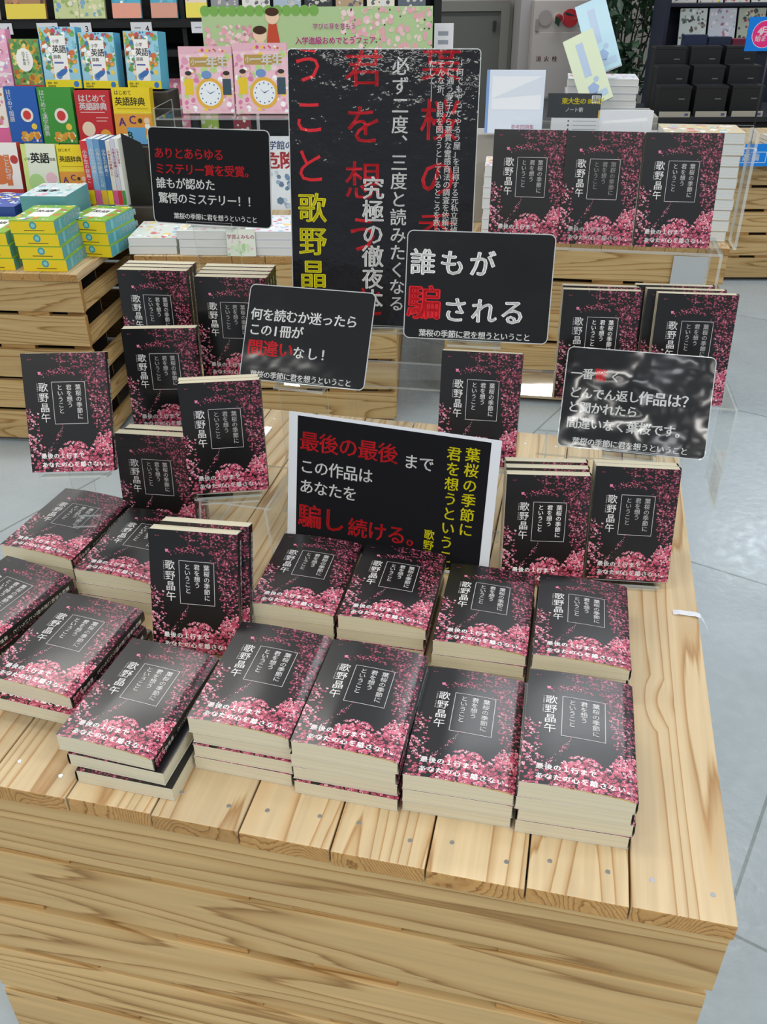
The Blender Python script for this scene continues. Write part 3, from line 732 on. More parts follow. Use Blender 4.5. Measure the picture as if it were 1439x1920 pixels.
def eigo(c, w, h):
    c.blobs(150, (0, 0, w, h*.84), MIX+['#7cb56b', '#c98a4a'], .004, .011, seed=4)
    c.rect(.29*w, .14*h, .70*w, .86*h, '#f6f6f2', c.z+.0001)
    k = dict(z=c.z+.0002)
    c.text('小学', .385*w, .235*h, .10*w, '#1a1a1a', off=.01, **k); c.text('英語', .41*w, .36*h, .19*w, '#111111', off=.02, **k)
    c.text('辞典', .375*w, .485*h, .10*w, '#1a1a1a', off=.012, **k); c.rect(.33*w, .565*h, .58*w, .595*h, '#6a6fb0', c.z+.0002)
    c.disc(.52*w, h-.74*h, .13*w, '#3c74b8', c.z+.00022, 10, 1.25, .55, .5); c.disc(.42*w, h-.79*h, .09*w, '#5f93cc', c.z+.00021, 8); c.disc(.62*w, h-.66*h, .04*w, '#c94f5f', c.z+.00023, 8)
    c.rect(0, .86*h, w, h, '#f3e01e', c.z+.0003); c.disc(.86*w, .07*h, .075*w, '#3a7fc8', c.z+.0004); c.text('国語・漢字', .09*w, .915*h, .055*w, '#222222', off=.01, z=c.z+.0004)
    c.text('英語辞典', .09*w, .965*h, .055*w, '#222222', off=.01, z=c.z+.0004)
def kotowaza(c, w, h):
    c.blobs(110, (0, 0, w, h*.93), ['#4d8f4a', '#2f6a3a', '#e0a12e', '#d9b34a', '#7db35a', '#b8702f', '#f0d98a'], .005, .014, seed=8)
    c.disc(.45*w, h-.42*h, .29*w, '#f7f6ef', c.z+.0001, 20, 1, 1.2)
    c.text('ことわざ', .56*w, .29*h, .10*w, '#222222', True, 1, off=.01, z=c.z+.0002); c.text('四字熟語', .43*w, .29*h, .10*w, '#222222', True, 1, off=.01, z=c.z+.0002)
    c.rect(0, .93*h, w, h, '#c93a35', c.z+.0001)
def pinkbook(c, w, h):
    c.blobs(140, (0, 0, w, h), ['#f2a9c8', '#e58fb4', '#f7cfe0', '#d678a4', '#c9a7d9', '#ffffff'], .003, .01, seed=9)
    c.text('ER', .5*w, .3*h, .3*w, '#d8497f', off=.02); c.rect(0, .74*h, w, .78*h, '#fbe5ee', c.z+.0002)
def hajimete_v(bg, first):
    def d(c, w, h):
        c.text(first, .13*w, .10*h, .155*w, '#ffffff', True, .98, off=.02)
        c.blobs(26, (.3*w, .78*h, .98*w, .98*h), ['#e9a33a', '#d98a2a', '#f0c05a', '#ffffff'], .006, .015, seed=3)
        c.disc(.62*w, .5*h, .2*w, '#f3efe6', c.z+.0001, 18); c.disc(.62*w, .5*h, .13*w, '#d63a3a', c.z+.0002, 18); c.disc(.80*w, .3*h, .09*w, '#f4d34a', c.z+.0001, 14)
    return d
def d_red(c, w, h):
    c.text('はじめて', .2*w, .15*h, .2*w, '#ffffff', off=.025); c.text('英語辞典', .2*w, .30*h, .2*w, '#ffffff', off=.03)
    c.rect(.12*w, .40*h, .82*w, .415*h, '#f4c7c2', c.z+.0001); c.rect(.55*w, .5*h, .9*w, .515*h, '#f4c7c2', c.z+.0001); c.rect(.55*w, .56*h, .85*w, .575*h, '#f4c7c2', c.z+.0001)
    c.disc(.3*w, .28*h, .19*w, '#f3dcc2', c.z+.0001, 18); c.disc(.78*w, .16*h, .16*w, '#e9a33a', c.z+.0002, 16)
def d_yel(c, w, h):
    c.text('はじめて', .12*w, .09*h, .115*w, '#333333', off=.01); c.text('英語辞典', .16*w, .245*h, .20*w, '#2a2a2a', off=.02)
    c.rect(.1*w, .36*h, .92*w, .372*h, '#b89a1a', c.z+.0001); c.rect(0, .42*h, w, .44*h, '#f6e650', c.z+.0001)
    c.rect(0, .46*h, w, .83*h, '#e9a03a', c.z+.0001); k = dict(off=.035, z=c.z+.0003)
    c.text('A', .2*w, .60*h, .26*w, '#7a4fa0', **k); c.text('C', .48*w, .56*h, .26*w, '#7a4fa0', **k); c.disc(.68*w, .42*h, .06*w, '#3a2a22', c.z+.0003); c.disc(.86*w, .42*h, .08*w, '#f5d9b8', c.z+.0003); c.disc(.86*w, .33*h, .07*w, '#ffffff', c.z+.0003)
    c.rect(.3*w, .70*h, .80*w, h, '#69aee0', c.z+.0002); c.text('B', .38*w, .84*h, .24*w, '#2c5a33', **k); c.rect(.0, .93*h, .3*w, h, '#86c94a', c.z+.00025); c.rect(.8*w, .9*h, w, h, '#6cc24a', c.z+.00025)
def d_eigo_green(c, w, h):
    c.rect(0, 0, .14*w, h, '#d7e98a', c.z+.00005); c.text('英語', .38*w, .24*h, .28*w, '#111111', off=.03); c.text('小学', .1*w, .26*h, .09*w, '#333333', off=.01); c.text('辞典', .84*w, .26*h, .09*w, '#333333', off=.01)
    c.disc(.34*w, .34*h, .24*w, '#b6dd8c', c.z+.0001, 16); c.disc(.78*w, .42*h, .16*w, '#f3c6cf', c.z+.0001, 16); c.blobs(24, (.1*w, .5*h, .95*w, .95*h), ['#8fc46a', '#f3efe6', '#e07a8a', '#3c3c3c', '#f4d34a'], .005, .012, seed=5)
def d_kotowaza2(c, w, h):
    c.disc(.35*w, .55*h, .42*w, '#d9773f', c.z+.0001, 24); c.text('ことわざ', .62*w, .26*h, .17*w, '#ffffff', True, 1, off=.03, z=c.z+.0003); c.text('辞典', .3*w, .3*h, .17*w, '#ffffff', True, 1.1, off=.03, z=c.z+.0003)
    c.rect(.55*w, .2*h, .72*w, .72*h, '#d9773f', c.z+.0002); c.disc(.86*w, .72*h, .12*w, '#c23a36', c.z+.0002, 14); c.rect(0, .78*h, w, h, '#c23a36', c.z+.0002); c.disc(.5*w, .11*h, .35*w, '#f7efe4', c.z+.0003, 16, 1, .28)
def ill(seed, cols, txt=None, tc='#333333', band=None):
    def d(c, w, h):
        c.blobs(60, (0, 0, w, h), cols, .004, .014, seed=seed)
        if band: c.rect(0, .72*h, w, h, band, c.z+.0001)
        if txt: c.text(txt, .5*w-.001, .2*h, .26*w, tc, True, 1.05, off=.01, z=c.z+.0002)
    return d
def step(name, label, x, y, yaw, w, d, h, col):
    t = thing(name, label, 'display step', (x, y, T+.0004), (0, 0, R(yaw)))
    b = MB(); b.box(-w/2, w/2, 0, d, 0, h); b.build('step_block', [col], t, bevel=.002)
    return t
Mstep = plain('dark_display_step', '#3a352e', .6)
# ---- left table, back to front: three rising rows of standing dictionaries
step('display_step', 'dark low step carrying the middle row of upright children\'s dictionaries', -1.0, 2.90, -6, .66, .11, .215, Mstep)
step('display_step', 'dark high step carrying the back row of boxed dictionaries', -.975, 3.015, -6, .64, .11, .355, Mstep)
g = 'boxed dictionaries in the back row on the left table'
art_book('dictionary_box', 'boxed animal-covered dictionary at the back, leftmost of three alike', -.998, 3.055, T+.3555, .118, .170, .05, -6, 6, eigo, '#9fd4e8', '#5fb3cf', g, 'book', False)
art_book('dictionary_box', 'boxed animal-covered dictionary at the back, middle of three alike', -.876, 3.04, T+.3555, .115, .155, .05, -9, 6, eigo, '#9fd4e8', '#5fb3cf', g, 'book', False)
art_book('dictionary_box', 'boxed animal-covered dictionary at the back, rightmost of three alike', -.735, 3.02, T+.3555, .115, .158, .055, -14, 6, eigo, '#9fd4e8', '#5fb3cf', g, 'book', False)
art_book('dictionary', 'green leafy dictionary with a round white title plate in the back row', -1.11, 3.07, T+.3555, .095, .138, .04, -6, 6, kotowaza, '#6a9a58', '#6ca8d8', None)
art_book('dictionary', 'pink glittery dictionary at the left border of the back row', -1.212, 3.09, T+.3555, .09, .165, .04, -2, 5, pinkbook, '#f0b3ce', '#e58fb4', None)
art_book('dictionary', 'blue upright dictionary in the middle row with white lettering down its left', -1.105, 2.94, T+.2155, .10, .160, .03, -6, 5, hajimete_v('#1f5fb8', 'はじめて国語'), '#1f5fb8', '#1a4f9a', None)
art_book('dictionary', 'green upright dictionary in the middle row with white lettering down its left', -.997, 2.93, T+.2155, .108, .158, .03, -6, 5, hajimete_v('#3f9a3a', 'はじめて漢字辞典'), '#3f9a3a', '#2f7a2c', None)
art_book('dictionary', 'red upright dictionary in the middle row', -.880, 2.918, T+.2155, .11, .150, .03, -6, 5, d_red, '#c8262e', '#a81f26', None)
art_book('dictionary', 'yellow upright alphabet dictionary at the right end of the middle row', -.758, 2.905, T+.2155, .120, .158, .03, -8, 5, d_yel, '#f2d81c', '#d9b81a', None)
art_book('dictionary', 'pale dictionary with a pink flower disc cut by the left border, middle row', -1.20, 2.95, T+.2155, .085, .155, .03, -4, 5, ill(31, ['#f3d9c9', '#e58fb4', '#c98a5a', '#ffffff'], None, band='#e46aa0'), '#f3ede4', '#e8ded2', None)
step('display_step', 'dark bottom step carrying the front row of upright children\'s dictionaries', -.94, 2.70, -6, .56, .12, .08, Mstep)
art_book('dictionary', 'orange and white upright dictionary with vertical title in the front row', -1.125, 2.745, T+.0805, .10, .165, .03, -4, 7, d_kotowaza2, '#f6f1ea', '#c23a36', None)
art_book('dictionary', 'white and green upright dictionary with bold black title in the front row', -1.012, 2.735, T+.0805, .105, .162, .03, -6, 7, d_eigo_green, '#eaf0d8', '#c8dc7a', None)
art_book('dictionary', 'yellow upright alphabet dictionary in the front row beside the spines', -.9145, 2.728, T+.0805, .085, .160, .03, -6, 7, d_yel, '#f2d81c', '#d9b81a', None)
rnd = random.Random(21)
SPN = [('#d9343f', 'red'), ('#8fb8e0', 'pale blue'), ('#6f9fc8', 'steel blue'), ('#3d6ea8', 'dark blue'), ('#e9e3da', 'cream'), ('#d8d3e8', 'lilac white'), ('#eef0ea', 'white')]
xx = -.868
for k, (c, nm) in enumerate(SPN):
    wd = (.021, .019, .019, .017, .014, .014, .011)[k]; hh = .185+rnd.uniform(-.006, .004)
    t = thing('spine_out_book', f'{nm} book standing spine outward in the row by the black bookend', 'book', (xx+wd/2, 2.70-.105*(xx+.868), T+.0808), (0, 0, R(-6)), 'books standing spine outward on the left table')
    b = MB(); b.box(-wd/2+.0004, wd/2-.0004, 0, .001, 0, hh, c); b.box(-wd/2+.0004, -wd/2+.0012, .001, .09, 0, hh, c); b.box(wd/2-.0012, wd/2-.0004, .001, .09, 0, hh, c)
    q = PM(wd, hh)
    q.text('小学生の辞典ことば'[:7+k % 3], wd*.5, .03, wd*.62, '#ffffff' if k < 4 else '#c23a56', True, 1.02, off=.02)
    q.rect(.0006, hh-.045, wd-.0006, hh-.004, ['#f2d81c', '#e46aa0', '#f2c23c', '#f2e01e', '#e05a9a', '#d8343f', '#4a9a4a'][k], .0001)
    n0 = len(b.v); b.v += [(p[0]-wd/2, -.0002-p[2], p[1]) for p in q.v]; b.f += [tuple(i+n0 for i in f) for f in q.f]; b.c += q.c; b.m += q.m; b.sm += q.sm
    b.build('cover', [M_print], t)
    p = MB(); p.box(-wd/2+.0013, wd/2-.0013, .0012, .088, .001, hh-.001); p.build('page_block', [M_white_pages], t)
    xx += wd
be = thing('bookend', 'black metal bookend at the right of the spines on the left table', 'bookend', (-.742, 2.70, T+.0808), (0, 0, R(-6)))
b = MB(); b.poly([(-.003, 0, 0), (.058, .004, 0), (.058, .004, .155), (.05, .004, .175), (-.003, 0, .20)]); b.poly([(-.003, .003, .20), (.05, .007, .175), (.058, .007, .155), (.058, .007, 0), (-.003, .003, 0)])
for a, c in (((-.003, 0, 0), (-.003, 0, .20)), ((-.003, 0, .20), (.05, .004, .175)), ((.05, .004, .175), (.058, .004, .155)), ((.058, .004, .155), (.058, .004, 0))):
    b.poly([a, c, (c[0], c[1]+.003, c[2]), (a[0], a[1]+.003, a[2])])
b.build('upright_plate', [plain('black_bookend_steel', '#121214', .4)], be)
b = MB(); b.box(-.003, .058, .008, .07, 0, .002); b.build('base_plate', [plain('black_bookend_base', '#161618', .5)], be)
# ---- flat stacks of yellow and teal boxed dictionaries
def box_face(c, w, h):
    c.blobs(60, (0, 0, w, h), MIX, .004, .012, seed=14)
    c.rect(.25*w, .2*h, .75*w, .75*h, '#f6f6f2', c.z+.0001); c.text('英語', .36*w, .4*h, .22*w, '#222222', off=.02, z=c.z+.0002)
def flatbox(label, x, y, z, yaw, t=.0325):
    o = thing('dictionary_box', label, 'book', (x, y, z), (0, 0, R(yaw)), 'yellow and teal boxed dictionaries lying in stacks on the left table'); w, d = .118, .17
    c = PM(w, d); c.rect(0, 0, w, d, '#86b83c', 0); c.z = .0001; box_face(c, w, d); c.v = [(p[0]-w/2, p[1]-d/2, p[2]+t) for p in c.v]
    c.box(-w/2, w/2, -d/2, d/2, 0, t-.0002, '#f2d417', 0, None); c.box(w/2-.001, w/2+.0003, -d/2+.001, d/2, .001, t-.003, '#57a9b2')
    f = PM(w, t); f.disc(.52*w, .62*t, .3*t, '#3f9fa8', .0, 14); f.rect(.3*w, .74*t, .76*w, .80*t, '#6a5a10', 0); f.disc(.52*w, .62*t, .18*t, '#8fd0cf', .0001, 10)
    n0 = len(c.v); c.v += [(p[0]-w/2, -d/2-.0003-p[2], p[1]) for p in f.v]; c.f += [tuple(i+n0 for i in q) for q in f.f]; c.c += f.c; c.m += f.m; c.sm += f.sm
    s = PM(d, t); s.text('小学英語辞典', .07, .5*t, .62*t, '#d3ecec', pitch=1.05, off=.02); s.rect(.03, .1*t, .045, .9*t, '#7cc3c6', 0)
    n0 = len(c.v); c.v += [(w/2+.0006+p[2], -d/2+p[0], p[1]) for p in s.v]; c.f += [tuple(i+n0 for i in q) for q in s.f]; c.c += s.c; c.m += s.m; c.sm += s.sm
    c.box(-w/2, w/2+.0004, -d/2-.0001, d/2, t-.0022, t-.0001, '#74b93a'); c.build('slipcase', [M_print], o); return o
POS = ['bottom', 'second', 'third', 'top']
for k in range(4): flatbox(f'{POS[k]} yellow boxed dictionary of the four-high stack at the left table\'s corner' if k else 'bottom yellow boxed dictionary of the four-high stack at the left table\'s corner', -.885+(3-k)*.004-.012, 2.395, T+.0006+k*.033, -4)
for k in range(3): flatbox(f"{('bottom','middle','top')[k]} yellow boxed dictionary of the three-high stack at the left border", -1.03+(2-k)*.003-.006, 2.41, T+.0006+k*.033, -3)
for k in range(3): flatbox(f"{('bottom','middle','top')[k]} yellow boxed dictionary of the stack behind the corner stack, by the table's right side", -.79+(1-k)*.002, 2.53, T+.0006+k*.033, -12)
# slipcased kanji dictionaries behind, on a pile
for k in range(3):
    def kj(c, w, h):
        c.blobs(50, (0, 0, w, h), ['#f0a9c4', '#f7d3e0', '#8fc9d6', '#ffffff', '#e58fb4'], .004, .012, seed=17); c.text('漢字', .3*w, .6*h, .24*w, '#222222', off=.03, z=c.z+.0003)
    art_book('dictionary', f"pale blue kanji dictionary lying behind the four-high yellow stack, {('lowest', 'middle', 'uppermost')[k]} of its pile", -.925, 2.585, T+.0006+k*.0505, .13, .17, .05, -4, 0, kj, '#cfe6ea', '#5fa3ad', 'kanji dictionaries piled on the left table', 'book', False, True)
for k in range(3):
    art_book('dictionary', f"blue-edged picture dictionary lying at the left border, {('lowest', 'middle', 'uppermost')[k]} of its pile", -1.09, 2.60, T+.0006+k*.0405, .15, .17, .04, -3, 0, ill(40, ['#e58fb4', '#f4d34a', '#8fc9d6', '#ffffff', '#3f6fc0'], None), '#3a5fb8', '#2f4fa0', 'picture dictionaries piled on the left table', 'book', False, True)

# ---- black bookcase behind
bc = thing('bookcase', 'black bookcase in the left background with slanted rows of face-out books', 'bookcase', (-1.2, 4.05, 0))
Mb = plain('black_bookcase_board', '#0d0e11', .5); Ms = plain('shelf_price_rail', '#cfd2d6', .5)
for nm, bx in (('side_panel', (-1.3, -1.27, 0, .4, 0, 1.8)), ('side_panel', (1.42, 1.45, 0, .4, 0, 1.8)), ('divider', (.394, .412, .02, .4, 0, 1.8)), ('back_panel', (-1.27, 1.42, .37, .4, 0, 1.8)),
               ('shelf', (-1.27, 1.42, .0, .37, .50, .53)), ('shelf', (-1.27, 1.42, .0, .37, .88, .905)), ('shelf', (-1.27, 1.42, .0, .37, .985, 1.015)), ('shelf', (-1.27, 1.42, .0, .37, 1.5, 1.53))):
    b = MB(); b.box(*bx); b.build(nm, [Mb], bc)
TOPB = [(-1.595, .13, '#e9dfd2', ['#8a5a40', '#c98a6a', '#f3e6d8'], None, None, 'white-edged brown picture book at the left border of the bookcase'),
        (-1.42, .16, '#a87f5a', ['#5a3a28', '#8a5a40', '#c98a6a'], None, '#e8d24a', 'brown portrait book with a yellow lower band in the bookcase'),
        (-1.255, .10, '#c9d39a', ['#9fb56a', '#7fa8c8', '#e8e3c0'], '知症', None, 'left of two pale green books with black vertical title in the bookcase'),
        (-1.155, .105, '#c9d39a', ['#9fb56a', '#7fa8c8', '#e8e3c0'], '知症', None, 'right of two pale green books with black vertical title in the bookcase'),
        (-1.015, .115, '#4fb0cf', ['#3f9fc0', '#6fc4da', '#ffffff'], None, '#e8a08a', 'left of two sky blue books with a salmon band in the bookcase'),
        (-.865, .105, '#4fa6c4', ['#3f8fb0', '#6fbcd0', '#cfe6e8'], None, '#d99a86', 'right of two sky blue books with a salmon band in the bookcase'),
        (-.735, .085, '#e8dccb', ['#c98a5a', '#f3d9c9', '#e8c23c'], None, '#f0e05a', 'beige book with a yellow band right of the bookcase divider')]
for k, (x, w, base, cols, tx, band, lab) in enumerate(TOPB):
    art_book('face_out_book', lab, x, 4.04, 1.0155, w, .19, .02, 0, 12, ill(50+k, cols, tx, '#222222', band), base, base, 'face-out books in the black bookcase')
for k, (x, n) in enumerate(((-1.53, '4'), (-1.345, '5'), (-1.21, '3'), (-.965, '4'), (-.72, '4'))):
    t = thing('number_tag', f"white shelf tag reading {n}, {('first', 'second', 'third', 'fourth', 'last')[k]} from the left on the bookcase shelf", 'tag', (x, 4.046, .965), (PI/2, 0, 0))
    p = PM(.085, .04); p.rect(0, 0, .085, .04, '#e4e6ec', 0); p.text(n, .066, .022, .03, '#3a3f4a', off=.01, z=.0003); p.rect(.015, .018, .04, .022, '#8a90a0', .0002)
    p.v = [(a-.0425, b, c+.002) for a, b, c in p.v]; p.box(-.0425, .0425, 0, .04, 0, .0018, '#e4e6ec'); p.build('tag_card', [M_card], t)
rnd = random.Random(77)
for k in range(7):
    x = -.62+k*.125
    nm = ('grey', 'white', 'pale blue', 'black', 'tan', 'cream', 'slate')[k]; cc = ('#8d8f96', '#e6e4e0', '#a9bccb', '#24262b', '#b79a78', '#e8e0cc', '#56606c')[k]
    art_book('face_out_book', f'{nm} book on the bookcase shelf above the green banner', x, 4.04, 1.0155, .11, .18, .02, 0, 12, ill(90+k, [cc, '#c9c4bc', '#5a5f68', '#d8d4cc'], None, '#222222'), cc, cc, 'face-out books in the black bookcase')
for k in range(5):
    x = (-1.12, -1.04, -.96, -.84, -.70)[k]
    nm = ('violet', 'olive', 'pink', 'lime', 'dark red')[k]; cc = ('#6a5a8a', '#8a8a4a', '#d87a9a', '#9ab84a', '#8a2a3a')[k]
    art_book('face_out_book', f'{nm} book low in the bookcase behind the boxed dictionaries', x+.1, 4.10, .5305, .075, .26, .02, 0, 6, ill(120+k, [cc, '#d8d4cc', '#e6e2da'], None), cc, cc, 'books low in the black bookcase')

# ---- centre background table: magazine rack, banner, piles
ZC = T
rk = thing('magazine_rack', 'clear acrylic rack in the centre background holding two children\'s magazines', 'rack', (-.43, 2.70, ZC+.0005), (0, 0, R(-3)))
for nm, args in (('front_panel', ((-.20, -.06, .0), (.47, 0, 0), (0, 0, .35), (0, 1, 0), .004)), ('side_panel', ((-.20, -.055, 0), (0, .2, 0), (0, 0, .35), (1, 0, 0), .004)),
                 ('side_panel', ((.266, -.055, 0), (0, .2, 0), (0, 0, .35), (1, 0, 0), .004)), ('shelf', ((-.195, -.053, .32), (.458, 0, 0), (0, .2, 0), (0, 0, 1), .004))):
    b = MB(); sheet(b, *args); b.build(nm, ACR, rk)
def mag(c, w, h):
    c.blobs(110, (0, 0, w, h), ['#e59ab8', '#f2b9cc', '#f6d8de', '#d97fa4', '#f4d34a', '#ffffff', '#b9d98a'], .005, .013, seed=61)
    c.rect(0, 0, w, .10*h, '#e8b6c4', c.z+.0001); c.blobs(18, (.3*w, .005, .9*w, .09*h), ['#f2c81c', '#d6497f', '#ffffff'], .004, .007, c.z+.00015, 6)
    c.rect(.2*w, .16*h, .9*w, .30*h, '#b8964a', c.z+.0002); c.text('小', .27*w, .23*h, .10*w, '#ffffff', off=.02, z=c.z+.0008); c.text('一年生', .42*w, .23*h, .20*w, '#ffffff', off=.03, z=c.z+.0008)
    c.disc(.55*w, h-.70*h, .27*w, '#e8b23a', c.z+.0003, 24); c.disc(.55*w, h-.70*h, .21*w, '#eef4f8', c.z+.0004, 24)
    for k in range(12): c.disc(.55*w+.17*w*math.sin(k*PI/6), h-.70*h+.17*w*math.cos(k*PI/6), .014*w, '#3a4f8a', c.z+.0005, 6)
    c.poly([(.55*w, h-.69*h, c.z+.0005), (.55*w, h-.71*h, c.z+.0005), (.66*w, h-.655*h, c.z+.0005)], '#3a4f8a'); c.poly([(.56*w, h-.70*h, c.z+.0005), (.54*w, h-.70*h, c.z+.0005), (.47*w, h-.64*h, c.z+.0005)], '#3a4f8a')
    for px, cl in ((.16, '#e8c81c'), (.88, '#2f4a5a')):
        c.disc(px*w, h-.42*h, .065*w, '#e8c0a0', c.z+.0003, 12); c.disc(px*w, h-.395*h, .065*w, '#2a1c18', c.z+.00035, 12, 1, .6); c.rect((px-.08)*w, .48*h, (px+.08)*w, .72*h, cl, c.z+.0003)
    c.disc(.5*w, h-.42*h, .09*w, '#6f93c8', c.z+.0003, 14, 1.1, .8)
art_book('magazine', 'left of two pink children\'s magazines with a clock on the cover', -.49, 2.725, ZC+.3255, .150, .170, .012, -3, 9, mag, '#f2c3cf', '#e8a9bc', 'children\'s magazines with a clock on the cover', 'magazine')
art_book('magazine', 'right of two pink children\'s magazines with a clock on the cover, beside the poster', -.335, 2.712, ZC+.3255, .150, .178, .012, -3, 9, mag, '#f2c3cf', '#e8a9bc', 'children\'s magazines with a clock on the cover', 'magazine')
def card_g(txts):
    def d(c, w, h):
        c.blobs(30, (0, .4*h, w, h), ['#f0bfd0', '#b9d9a0', '#d9ecc8', '#f7dfe6'], .004, .01, seed=71)
        for i, s in enumerate(txts): c.text(s, (w-(len(s)-1)*.16*w)/2, (.28+.3*i)*h, .16*w, '#d6699a', off=.02, z=c.z+.0002)
    return d
def hang_card(label, x, y, z, w, h, txts, yaw=-3):
    make_sign('shelf_card', label, w, h, x, y, z, yaw, 4, card_g(txts), M_card, '#eef2e2', '#dfe6d6', .001, .0008, 'card')
hang_card('small pale green card with pink lettering hanging on the clear magazine rack', -.425, 2.628, .225, .105, .075, ['図鑑大', 'おすすめ'])
hang_card('small pink and green card in front of the white book piles in the centre background', -.387, 2.435, .0015, .080, .072, ['学習よみもの'])
def piles(desc, x, y, n, cols, w=.155, d=.19, t=.026, yaw=-3, z0=None, grp=None, seed=0, pm=None):
    for k in range(n):
        c = cols[k % len(cols)]; top = k == n-1
        nm = 'top' if top else 'bottom' if k == 0 else f"{('second', 'third', 'fourth', 'fifth', 'sixth', 'seventh', 'eighth', 'ninth', 'tenth')[k-1]} from the bottom"
        art_book('flat_book', f'{nm} book of {desc}', x+jr.uniform(-.003, .003), y, (z0 or T)+.0005+k*(t+.0006), w, d, t, yaw+jr.uniform(-1, 1), 0, ill(200+seed+k, ['#e9a0b4', '#f4d98a', '#9fc8e0', '#ffffff', '#d97a6a'], None) if top else None, c, c, grp, 'book', True, True)
piles('the white pile left of the pink-green card', -.40-.085, 2.545, 3, ['#e6e6e2'], .15, .19, .0215, -3, None, 'white piles on the centre background table', 1)
piles('the leftmost pale pile with a curling cover, centre background', -.635, 2.56, 2, ['#dfe6e0'], .135, .19, .022, -1, None, 'white piles on the centre background table', 5)
piles('the white pile right of the pink-green card', -.30, 2.535, 3, ['#e9ecf2'], .15, .19, .0215, -3, None, 'white piles on the centre background table', 9)
piles('the white pile behind the poster, centre background', -.13, 2.535, 3, ['#e9e6e0'], .15, .19, .0215, -3, None, 'white piles on the centre background table', 13)
def kiken(c, w, h):
    c.blobs(50, (0, .45*h, w, h), ['#9fb0c4', '#6f8fb0', '#c8d4e0', '#5f7f9a'], .006, .014, seed=81); c.text('小学館の', .12*w, .12*h, .15*w, '#2f4f9a', off=.02); c.text('危険', .24*w, .32*h, .3*w, '#d0343a', off=.04)
art_book('picture_guide', 'white and blue picture guide with a red title, left of the tall poster', -.275, 2.668, T+.07, .16, .20, .015, -3, 6, kiken, '#eef0f2', '#cfd6de', None)
bn = thing('banner', 'long green banner with pink blossoms and pink lettering in the background', 'banner', (-.19, 3.02, T+.455), (PI/2-R(4), 0, R(-2)))
b = PM(.70, .125); b.rect(0, 0, .70, .125, '#b4cf9a', 0); b.z = .0003
for k in range(13): b.disc(.012+k*.0275, .125-.010, .015, '#7fb35a', .0002, 12)
b.blobs(90, (.0, .045, .17, .125), ['#efc3c9', '#e8adb8', '#f4d8d8', '#d99aa8'], .006, .012, .0004, 91); b.blobs(140, (.42, .0, .70, .125), ['#efc3c9', '#e8adb8', '#f4d8d8', '#e3b0b0', '#c9d6a8'], .006, .013, .0004, 92); b.blobs(22, (.42, 0, .70, .12), ['#4a3a34'], .002, .0035, .0006, 93)
for (px, py, cl) in ((.215, .07, '#c8503a'), (.175, .118, '#e8d9b0')):                       # two drawn children
    b.disc(px, .125-py+.045, .021, '#f3d2b4', .0009, 16); b.disc(px, .125-py+.057, .021, '#4a3226', .001, 14, 1, .55)
    b.poly([(px-.022, max(0, .125-py-.035), .0008), (px+.022, max(0, .125-py-.035), .0008), (px+.012, .125-py+.026, .0008), (px-.012, .125-py+.026, .0008)], cl)
b.text('学びの芽を育もう', .345, .052, .0165, '#d2549a', off=.02, z=.0012); b.text('入学進級おめでとうフェア', .292, .09, .0205, '#d2549a', off=.035, z=.0012)
b.text('学びの芽を育もう', .345, .052, .0165, '#ffffff', off=.045, z=.0011); b.text('入学進級おめでとうフェア', .292, .09, .0205, '#ffffff', off=.05, z=.0011)
b.v = [(p[0]-.35, p[1], p[2]) for p in b.v]; b.box(-.35, .35, 0, .125, -.004, -.0003, '#9dbb86'); b.build('printed_sheet', [M_card], bn)
st = MB(); st.tube([(-.2, -.45, -.01), (-.2, .14, -.01)], .005, '#bfc3c7'); st.tube([(.2, -.45, -.01), (.2, .14, -.01)], .005, '#bfc3c7'); st.build('support_rods', [M_card], bn)
ln = thing('price_notice', 'small white notice with a pink stripe right of the green banner', 'notice', (.20, 3.1, T+.42), (PI/2, 0, 0))
p = PM(.06, .11); p.rect(0, 0, .06, .11, '#e8e8ee', 0); p.rect(.012, .022, .044, .034, '#9aa0aa', .0002); p.rect(.012, .046, .044, .058, '#9aa0aa', .0002); p.rect(0, .098, .06, .11, '#d6497f', .0002)
p.v = [(a-.03, c, d) for a, c, d in p.v]; p.box(-.03, .03, 0, .11, -.002, -.0002, '#e8e8ee'); p.box(-.004, .004, -.42, .0, -.004, -.0025, '#b8bcc2'); p.build('notice_card', [M_card], ln)

# ---- right background table
def whitebook(c, w, h):
    c.rect(0, 0, .05*w, h, '#7fa3d8', c.z); c.rect(.1*w, .1*h, .95*w, .62*h, '#f2f5f9', c.z+.0001); c.poly([(.1*w, .55*h, c.z+.0002), (.95*w, .62*h, c.z+.0002), (.95*w, .9*h, c.z+.0002)], '#dfe6f0'); c.text('参考問題集', .5*w, .9*h, .08*w, '#b86a8a', off=0)
art_book('workbook', 'white workbook with a blue spine standing right of the poster', .385, 2.74, T+.262, .165, .165, .03, -6, 8, whitebook, '#dfe8f4', '#8fb0e0', None)
def todai(c, w, h):
    c.text('東大生の85%が', .32*w, .32*h, .115*w, '#e8d81c', off=.03); c.text('ノート術', .38*w, .68*h, .085*w, '#e8e8e8', off=.02); c.rect(.82*w, .08*h, .98*w, .4*h, '#dfe2e6', c.z+.0001)
    for k in range(6): c.rect((.84+.022*k)*w, .1*h, (.85+.022*k)*w, .34*h, '#222222', c.z+.0002)
step('display_step', 'pale step in the right background carrying the standing workbooks', .60, 2.76, -7, .66, .12, .255, plain('pale_display_step', '#a8a49c', .7))
art_book('book', 'black book with a yellow headline and barcode in the right background', .555, 2.735, T+.305, .15, .062, .03, -7, 6, todai, '#2c3034', '#22252a', None)
def listing(c, w, h):
    for k in range(4): c.rect(.45*w, (.15+.22*k)*h, .95*w, (.19+.22*k)*h, '#9aa0aa', c.z); c.disc(.36*w, (.83-.22*k)*h, .02*w, '#4a4f5a', c.z)
